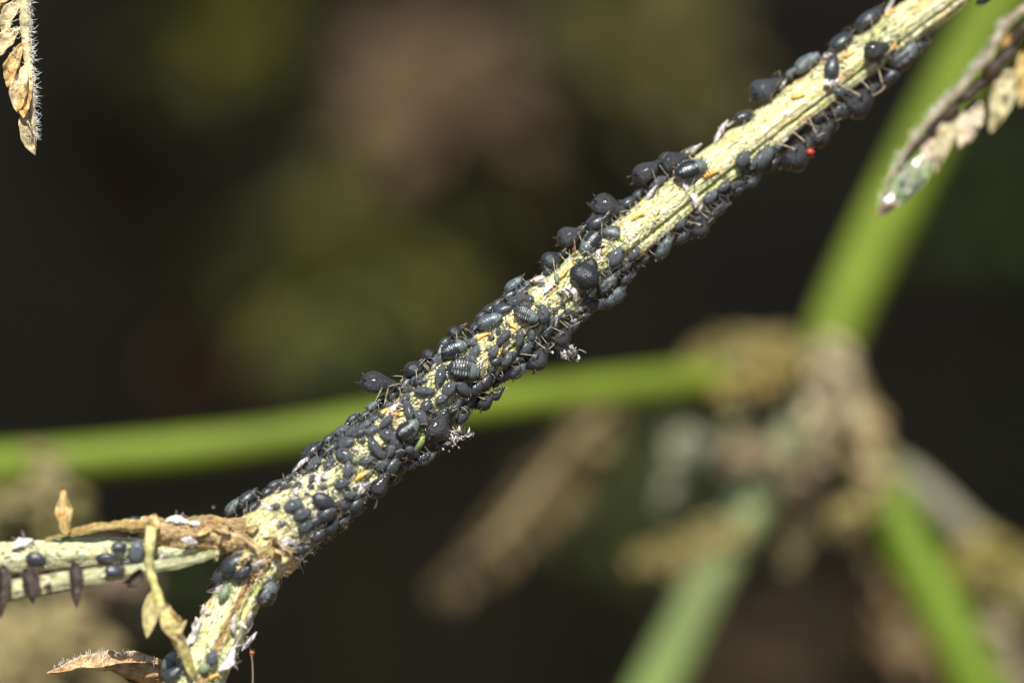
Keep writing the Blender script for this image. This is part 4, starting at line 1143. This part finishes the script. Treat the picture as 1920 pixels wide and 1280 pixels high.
# crust of pale grains, scales and bristles on the lower stem and the node (nobody could count it)
cr = MB()
rg = random.Random(5)
gv = np.array([(0, 0, 1), (1, 0, 0), (0, 1, 0), (-1, 0, 0), (0, -1, 0), (0, 0, -.6)], float)
gf = [(0, 1, 2), (0, 2, 3), (0, 3, 4), (0, 4, 1), (5, 2, 1), (5, 3, 2), (5, 4, 3), (5, 1, 4)]
for k in range(5200):
    u = rg.random()
    px = rg.gauss(590, 70) if u < .45 else (rg.uniform(470, 1250) if u < .8 else rg.gauss(485, 28))
    if px < 470: continue
    i = int(np.argmin(abs(PXA[:600, 0] - px)))
    if px < 520: i = node_i + int(rg.gauss(-4, 14))
    T, f, s = frame(i); th = rg.uniform(-1.5, 1.5)
    n = f * math.cos(th) + s * math.sin(th); b_ = np.cross(n, T)
    p = AXIS[i, :3] + n * AXIS[i, 3] * rib(th, ARC[i]) * 1.0
    sz = rg.uniform(.0025, .0085) * (1 if rg.random() < .9 else 1.7)
    ang = rg.uniform(0, 6.28); e1 = T * math.cos(ang) + b_ * math.sin(ang); e2 = np.cross(n, e1)
    el = rg.uniform(.7, 2.4)
    V = p + (gv[:, :1] * e1 * el + gv[:, 1:2] * e2 * rg.uniform(.6, 1) + gv[:, 2:] * n * rg.uniform(.5, 1.0)) * sz
    c = rg.choice([(.80, .76, .52), (.84, .80, .70), (.74, .70, .36), (.82, .78, .72), (.70, .66, .62), (.46, .46, .17), (.62, .44, .16), (.16, .18, .10)])
    cr.add(to_world(V), gf, c)
tag(cr.build('stem_crust', M['crust'], stem_o, smooth=False), kind='stuff')
hm = MB(); B, Dn = [], []
for k in range(70):
    i = node_i + int(random.gauss(0, 12)); T, f, s = frame(i)
    th = random.uniform(-1.7, 1.2); n = f * math.cos(th) + s * math.sin(th)
    B.append(to_world(AXIS[i, :3] + n * AXIS[i, 3])); Dn.append(to_world(n + rs.normal(size=3) * .5))
hairs(hm, B, Dn, 26 / PPC, .0026, (.72, .68, .55), .6)
B, Dn = [], []
for k in range(260):
    i = random.randrange(40, node_i + 110); T, f, s = frame(i)
    th = random.uniform(-1.7, 1.7); n = f * math.cos(th) + s * math.sin(th)
    B.append(to_world(AXIS[i, :3] + n * AXIS[i, 3])); Dn.append(to_world(n + rs.normal(size=3) * .4))
hairs(hm, B, Dn, 11 / PPC, .0016, (.66, .62, .45), .6)
B, Dn = [], []
for k in range(520):
    px = random.gauss(560, 70) if k % 2 else random.uniform(500, 1250)
    i = int(np.argmin(abs(PXA[:560, 0] - px))) if px > 500 else node_i + int(random.gauss(0, 16)); T, f, s = frame(i)
    th = random.uniform(-1.5, 1.5); n = f * math.cos(th) + s * math.sin(th)
    B.append(to_world(AXIS[i, :3] + n * AXIS[i, 3] * 1.02)); Dn.append(to_world(n * .5 + T * random.uniform(-1, 1) + rs.normal(size=3) * .5))
hairs(hm, B, Dn, 15 / PPC, .0021, (.82, .78, .68), .8)
tag(hm.build('stem_bristles', M['hair'], stem_o), kind='stuff')

# ------------------------------------------------------------------ second plant behind: green stalks meeting at a withered node
bz = -8.0
back = empty('green_stalked_plant', to_world(loc(1545, 690, bz)), 'smooth bright green branching plant with a withered pale node behind the infested stem', 'plant')
def stalk(name, pts, c1, c2=None, parent=back, n=60, seg=24, ground=None, tfast=1.15):
    A = spline([(*loc(x, y, z), hw * (DIST - z) / DIST / PPC) for x, y, z, hw in pts], n)
    P = to_world(A[:, :3]); rad = A[:, 3]
    if ground is not None:
        g0 = ground_at(*ground); mid = P[-1] * .5 + g0 * .5 + (P[-1] - P[-4]) * .6
        ex = spline([P[-1], mid, g0], 24)[1:]
        P = np.vstack((P, ex)); rad = np.concatenate((rad, np.full(len(ex), rad[-1])))
    c1 = np.array(c1); c2 = c1 if c2 is None else np.array(c2)
    ts = np.minimum(1, np.arange(len(P)) / (n - 1) * tfast)
    cc = np.array([c1 * (1 - t) + c2 * t for t in ts])
    mb = MB(); mb.tube(P, rad, cc, seg=seg)
    return keep(mb.build(name, M['stalk']), parent)
GR = (.125, .182, .011)
stalk('upright_stalk', [(2090, -420, bz, 62), (1990, -220, bz, 60), (1880, 0, bz, 58), (1760, 220, bz, 56), (1650, 440, bz, 55), (1575, 600, bz, 54), (1545, 690, bz, 50)], GR, (.155, .21, .024))
stalk('side_stalk', [(1545, 688, bz, 31), (1420, 702, bz + .1, 32), (1280, 714, bz + .4, 33), (900, 758, bz + .9, 32), (500, 824, bz + 1.2, 34), (150, 860, bz + 1.3, 35), (-80, 878, bz + 1.4, 38), (-420, 905, bz + 1.5, 38)], (.135, .175, .016), GR)
stalk('pale_stalk', [(1550, 680, bz, 46), (1490, 800, bz - .2, 40), (1420, 930, bz - .2, 40), (1325, 1100, bz - .2, 42), (1225, 1300, bz - .2, 47), (1130, 1480, bz - .2, 48)], (.27, .28, .17), (.165, .235, .06), ground=(-.5, 10))
stalk('lower_stalk', [(1550, 690, bz, 50), (1600, 800, bz, 50), (1650, 910, bz + .1, 46), (1740, 1090, bz + .3, 48), (1830, 1280, bz + .5, 50), (1930, 1480, bz + .6, 50)], (.28, .21, .11), (.105, .165, .006), ground=(5.5, 7.5), tfast=2.4)
stalk('lower_stalk', [(1640, 860, bz - .8, 24), (1720, 910, bz - 1, 26), (1830, 1010, bz - 1.2, 24), (1960, 1120, bz - 1.3, 24)], (.30, .29, .20), n=30)
BGL = [  # withered leaves round the node: start, end, width, colours, depth
    ((1560, 640), (1530, 770), 95, (.60, .49, .30), (.56, .46, .29), bz + .35), ((1500, 670), (1290, 690), 70, (.42, .32, .08), (.30, .20, .06), bz + .2), ((1480, 640), (1300, 660), 50, (.34, .30, .08), (.2, .14, .05), bz + .1),
    ((1370, 680), (1260, 720), 70, (.34, .32, .12), (.26, .24, .09), bz), ((1600, 760), (1650, 930), 80, (.46, .33, .16), (.40, .32, .15), bz + .3), ((1560, 720), (1610, 860), 60, (.42, .30, .14), (.48, .40, .24), bz + .3),
    ((1310, 790), (1270, 880), 85, (.34, .36, .20), (.36, .38, .24), bz - .5), ((1410, 800), (1340, 870), 60, (.34, .38, .16), (.30, .33, .15), bz - .6), ((1380, 800), (1480, 940), 70, (.46, .32, .20), (.40, .32, .18), bz - .4),
    ((1470, 880), (1340, 1000), 85, (.40, .42, .22), (.36, .36, .18), bz - .6), ((1370, 990), (1180, 1050), 60, (.30, .25, .07), (.36, .29, .10), bz - .4), ((1440, 960), (1290, 1080), 70, (.34, .28, .12), (.28, .24, .09), bz - .5),
    ((1640, 900), (1530, 950), 70, (.36, .30, .09), (.30, .25, .08), bz), ((1600, 930), (1620, 1010), 60, (.30, .25, .08), (.25, .2, .07), bz - .2), ((1520, 960), (1460, 1030), 60, (.24, .20, .08), (.2, .17, .06), bz - .6),
    ((1640, 1060), (1610, 1240), 90, (.20, .13, .05), (.24, .16, .07), bz - 1.6), ((1720, 1150), (1680, 1250), 90, (.22, .14, .06), (.18, .12, .05), bz - 1.6), ((1780, 1030), (1960, 1090), 70, (.36, .30, .07), (.30, .25, .06), bz - .6),
    ((1800, 1080), (1950, 1150), 50, (.26, .24, .06), (.3, .25, .07), bz - .6), ((1850, 1150), (1930, 1290), 90, (.44, .36, .22), (.36, .32, .16), bz - .4), ((1800, 1240), (1720, 1330), 80, (.3, .16, .06), (.34, .2, .1), bz - .9),
    ((1150, 760), (820, 1115), 90, (.15, .11, .035), (.17, .125, .045), bz - 2.2), ((1110, 800), (870, 1060), 60, (.13, .095, .03), (.16, .115, .04), bz - 2.1), ((1120, 800), (1130, 900), 50, (.27, .22, .08), (.3, .24, .1), bz - .2),
    ((130, 868), (-20, 880), 50, (.33, .28, .11), (.36, .29, .15), bz + 1.5), ((100, 870), (30, 950), 70, (.32, .27, .11), (.34, .27, .13), bz + 1.5), ((90, 860), (10, 980), 90, (.36, .34, .12), (.38, .3, .16), bz + .6)]
def sprig(name, a, b_, w_, c1, c2, z, parent, seed):
    """withered pinnate leaf: thin rib with small crumpled leaflets on both sides"""
    rg_ = random.Random(seed); kz = (DIST - z) / DIST / PPC
    A0, B0 = loc(*a, z), loc(*b_, z + rg_.uniform(-.3, .3)); ax = B0 - A0; ln = np.linalg.norm(ax); ax /= ln
    sd = np.cross(ZV, ax)
    mb = MB(); c1 = np.array(c1) * .86; c2 = np.array(c2) * .84
    sag = rg_.uniform(-.12, .12) * ln
    at = lambda t: A0 + ax * ln * t + sd * sag * math.sin(math.pi * t)
    mb.tube(to_world(np.array([at(t) for t in np.linspace(0, 1, 10)])), np.linspace(.035, .012, 10), c1 * .8, seg=6)
    np_ = max(5, int(ln / (kz * 15)))
    for q in range(np_):
        t = (q + .4) / np_
        for sg in (-1, 1):
            l = w_ * kz * rg_.uniform(.4, .75) * (1 - .45 * t)
            d = sd * sg * rg_.uniform(.5, 1) + ax * rg_.uniform(.1, .9) + ZV * rg_.uniform(-.5, .5) + np.array((0, -.25, 0)); d /= np.linalg.norm(d)
            leaf(mb, to_world(at(t)), to_world(at(t) + d * l), l * rg_.uniform(.35, .6), to_world(np.array((rg_.uniform(-.5, .5), .5, 1))), c1 * rg_.uniform(.75, 1.25), c2, bend=.15, cup=.5, ruffle=.3, thick=.008, n=6, m=5, seed=seed + q * 1.3)
    return keep(mb.build(name, M['dry']), parent)
for k, (a, b_, w_, c1, c2, z) in enumerate(BGL):
    sprig('withered_leaf', a, b_, w_ * 1.25, c1, c2, z, back, 500 + k)
    if k < 21:
        sprig('withered_leaf', (a[0] + random.uniform(-40, 40), a[1] + random.uniform(-20, 30)), (b_[0] + random.uniform(-70, 70), b_[1] + random.uniform(-30, 60)), w_ * 1.1, c2, c1, z + random.uniform(-.4, .5), back, 700 + k)
tw = MB()
tw.tube(to_world(spline([loc(1230, 705, bz + .5), loc(1180, 740, bz + .2), loc(1060, 850, bz - .2), loc(940, 1000, bz - .3), loc(840, 1100, bz - .4)], 24)), .045, (.25, .2, .09), seg=8)
keep(tw.build('withered_twig', M['bark']), back)

# ------------------------------------------------------------------ weeds on the shaded ground, far out of focus
def weed(name, px, py, depth, rpx, nleaf, c1, c2, label, lsize=1.0, squash=.8, cat='weed'):
    ce = to_world(loc(px, py, -depth)); k = (DIST + depth) / DIST / PPC
    rad = rpx * k
    rt = empty(name, (ce[0], ce[1] + .2, ground_h(ce[0], ce[1])), label, cat)
    gb = ground_at(ce[0] + random.uniform(-1, 1), ce[1] + random.uniform(0, 1.5))
    sm = MB(); sm.tube(spline([gb, gb * .4 + ce * .6 + np.array((random.uniform(-.5, .5), .3, 0)), ce], 16), np.linspace(.10, .05, 16), np.array(c1) * (.7 if cat == 'dry plant' else .25), seg=7)
    fm = MB()
    for q in range(nleaf):
        d = rs.normal(size=3); d /= np.linalg.norm(d)
        a = ce + d * rad * random.uniform(.0, .75) * np.array((1, 1, squash))
        dd = d + rs.normal(size=3) * .7 + np.array((0, 0, -.2)); dd /= np.linalg.norm(dd)
        l = rad * random.uniform(.45, .8) * lsize
        leaf(fm, a, a + dd * l, l * random.uniform(.35, .55), np.array((0, -.6, .8)) + rs.normal(size=3) * .4, c1, c2, bend=.15, cup=.3, n=6, m=4, thick=.02, seed=q * 1.7)
    keep(sm.build('weed_stem', M['leaf']), rt); o = keep(fm.build('foliage', M['leaf']), rt); tag(o, kind='stuff')
weed('olive_weed', 400, 40, 32, 230, 50, (0.072, 0.074, 0.011), (0.059, 0.059, 0.009), 'blurred olive green weed behind the hanging dry leaf')
weed('dry_weed', 800, 180, 33, 210, 52, (0.167, 0.117, 0.063), (0.135, 0.095, 0.050), 'blurred brown-beige dry weed above the stem middle')
weed('olive_weed', 1190, 80, 33, 240, 56, (0.104, 0.096, 0.032), (0.090, 0.081, 0.025), 'blurred grey-olive weed behind the upper stem')
weed('green_weed', 690, 460, 34, 260, 84, (0.122, 0.128, 0.029), (0.108, 0.104, 0.025), 'blurred mid green weed behind the colony middle')
weed('green_weed', 640, 640, 31, 130, 30, (0.077, 0.095, 0.023), (0.063, 0.077, 0.018), 'blurred low green weed just above the side stalk')
weed('green_weed', 980, 330, 36, 220, 34, (0.077, 0.065, 0.025), (0.068, 0.056, 0.022), 'blurred brownish green weed behind the standing adult')
weed('russet_weed', 420, 640, 36, 120, 26, (0.117, 0.041, 0.016), (0.099, 0.036, 0.014), 'blurred dark russet weed over the side stalk')
weed('dark_weed', 1890, 420, 30, 170, 40, (0.016, 0.032, 0.005), (0.018, 0.027, 0.007), 'blurred dark green weed beyond the upright stalk')
weed('dark_weed', 1160, 960, 34, 170, 34, (0.045, 0.056, 0.016), (0.038, 0.045, 0.013), 'blurred dim green weed behind the pale stalk')
weed('dark_weed', 330, 1090, 26, 120, 30, (0.025, 0.036, 0.012), (0.023, 0.032, 0.010), 'blurred dim green weed behind the fork')
weed('dry_weed', 1400, 1240, 36, 150, 30, (0.068, 0.047, 0.027), (0.054, 0.038, 0.022), 'blurred brown dry weed low behind the pale stalk')
weed('dry_weed', 250, 320, 38, 240, 40, (0.108, 0.070, 0.041), (0.090, 0.059, 0.033), 'blurred dim brown weed between the olive and russet weeds')
weed('dry_sprig', 40, 950, 7.5, 120, 60, (.38, .33, .14), (.34, .31, .11), 'blurred sunlit straw coloured sprig below the side stalk', .9, cat='dry plant')
weed('dry_sprig', 185, 1110, 8, 100, 50, (.40, .30, .20), (.36, .27, .16), 'blurred sunlit beige-pink sprig behind the shrivelled leaflets', .9, cat='dry plant')
weed('dry_sprig', 90, 1230, 7, 150, 70, (.37, .30, .14), (.33, .27, .13), 'blurred sunlit tan sprig behind the dried hairy leaf', .9, cat='dry plant')

# ------------------------------------------------------------------ added shrub, out of view, put in to shade the ground behind
shrub = empty('added_shade_shrub', (48, 95, GROUND_Z), 'added unseen shrub whose crown shades the ground behind the plants', 'shrub')
tr = MB(); tr.tube(spline([(48, 95, GROUND_Z - 1), (46, 92, 0), (38, 80, 28), (15, 62, 44)], 30), np.linspace(3.2, 1.6, 30), (.09, .07, .05), seg=12)
for k in range(9):
    a = k / 9 * 6.28
    tr.tube(spline([(40, 84, 20 + k), (20 + 15 * math.cos(a), 60 + 18 * math.sin(a), 42), (2 + 30 * math.cos(a), 52 + 34 * math.sin(a), 47)], 14), np.linspace(1.3, .3, 14), (.09, .07, .05), seg=7)
keep(tr.build('trunk', M['bark']), shrub)
cw = MB(); rg = random.Random(9)
for k in range(2300):  # unseen leaves added and spread to keep sun off the visible background
    x, y = rg.uniform(-34, 38), rg.uniform(12, 92)
    z = 46 + rg.gauss(0, 3) + .03 * (y - 14)
    d = np.array((rg.gauss(0, 1), rg.gauss(0, 1), rg.gauss(-.1, .3))); d /= np.linalg.norm(d)
    l = rg.uniform(6, 10); wd = l * .55
    s_ = np.cross((0, 0, 1), d); s_ /= np.linalg.norm(s_)
    p = np.array((x, y, z))
    V = [p, p + d * l * .35 + s_ * wd * .5 + (0, 0, .5), p + d * l * .4 - (0, 0, .3), p + d * l * .35 - s_ * wd * .5 + (0, 0, .5), p + d * l * .75 + s_ * wd * .35, p + d * l * .75 - s_ * wd * .35, p + d * l]
    cw.add(V, [(0, 1, 2), (0, 2, 3), (1, 4, 2), (2, 4, 6), (2, 6, 5), (2, 5, 3)], np.array((.05, .075, .02)) * rg.uniform(.7, 1.2))
tag(keep(cw.build('crown', M['leaf']), shrub), kind='stuff')
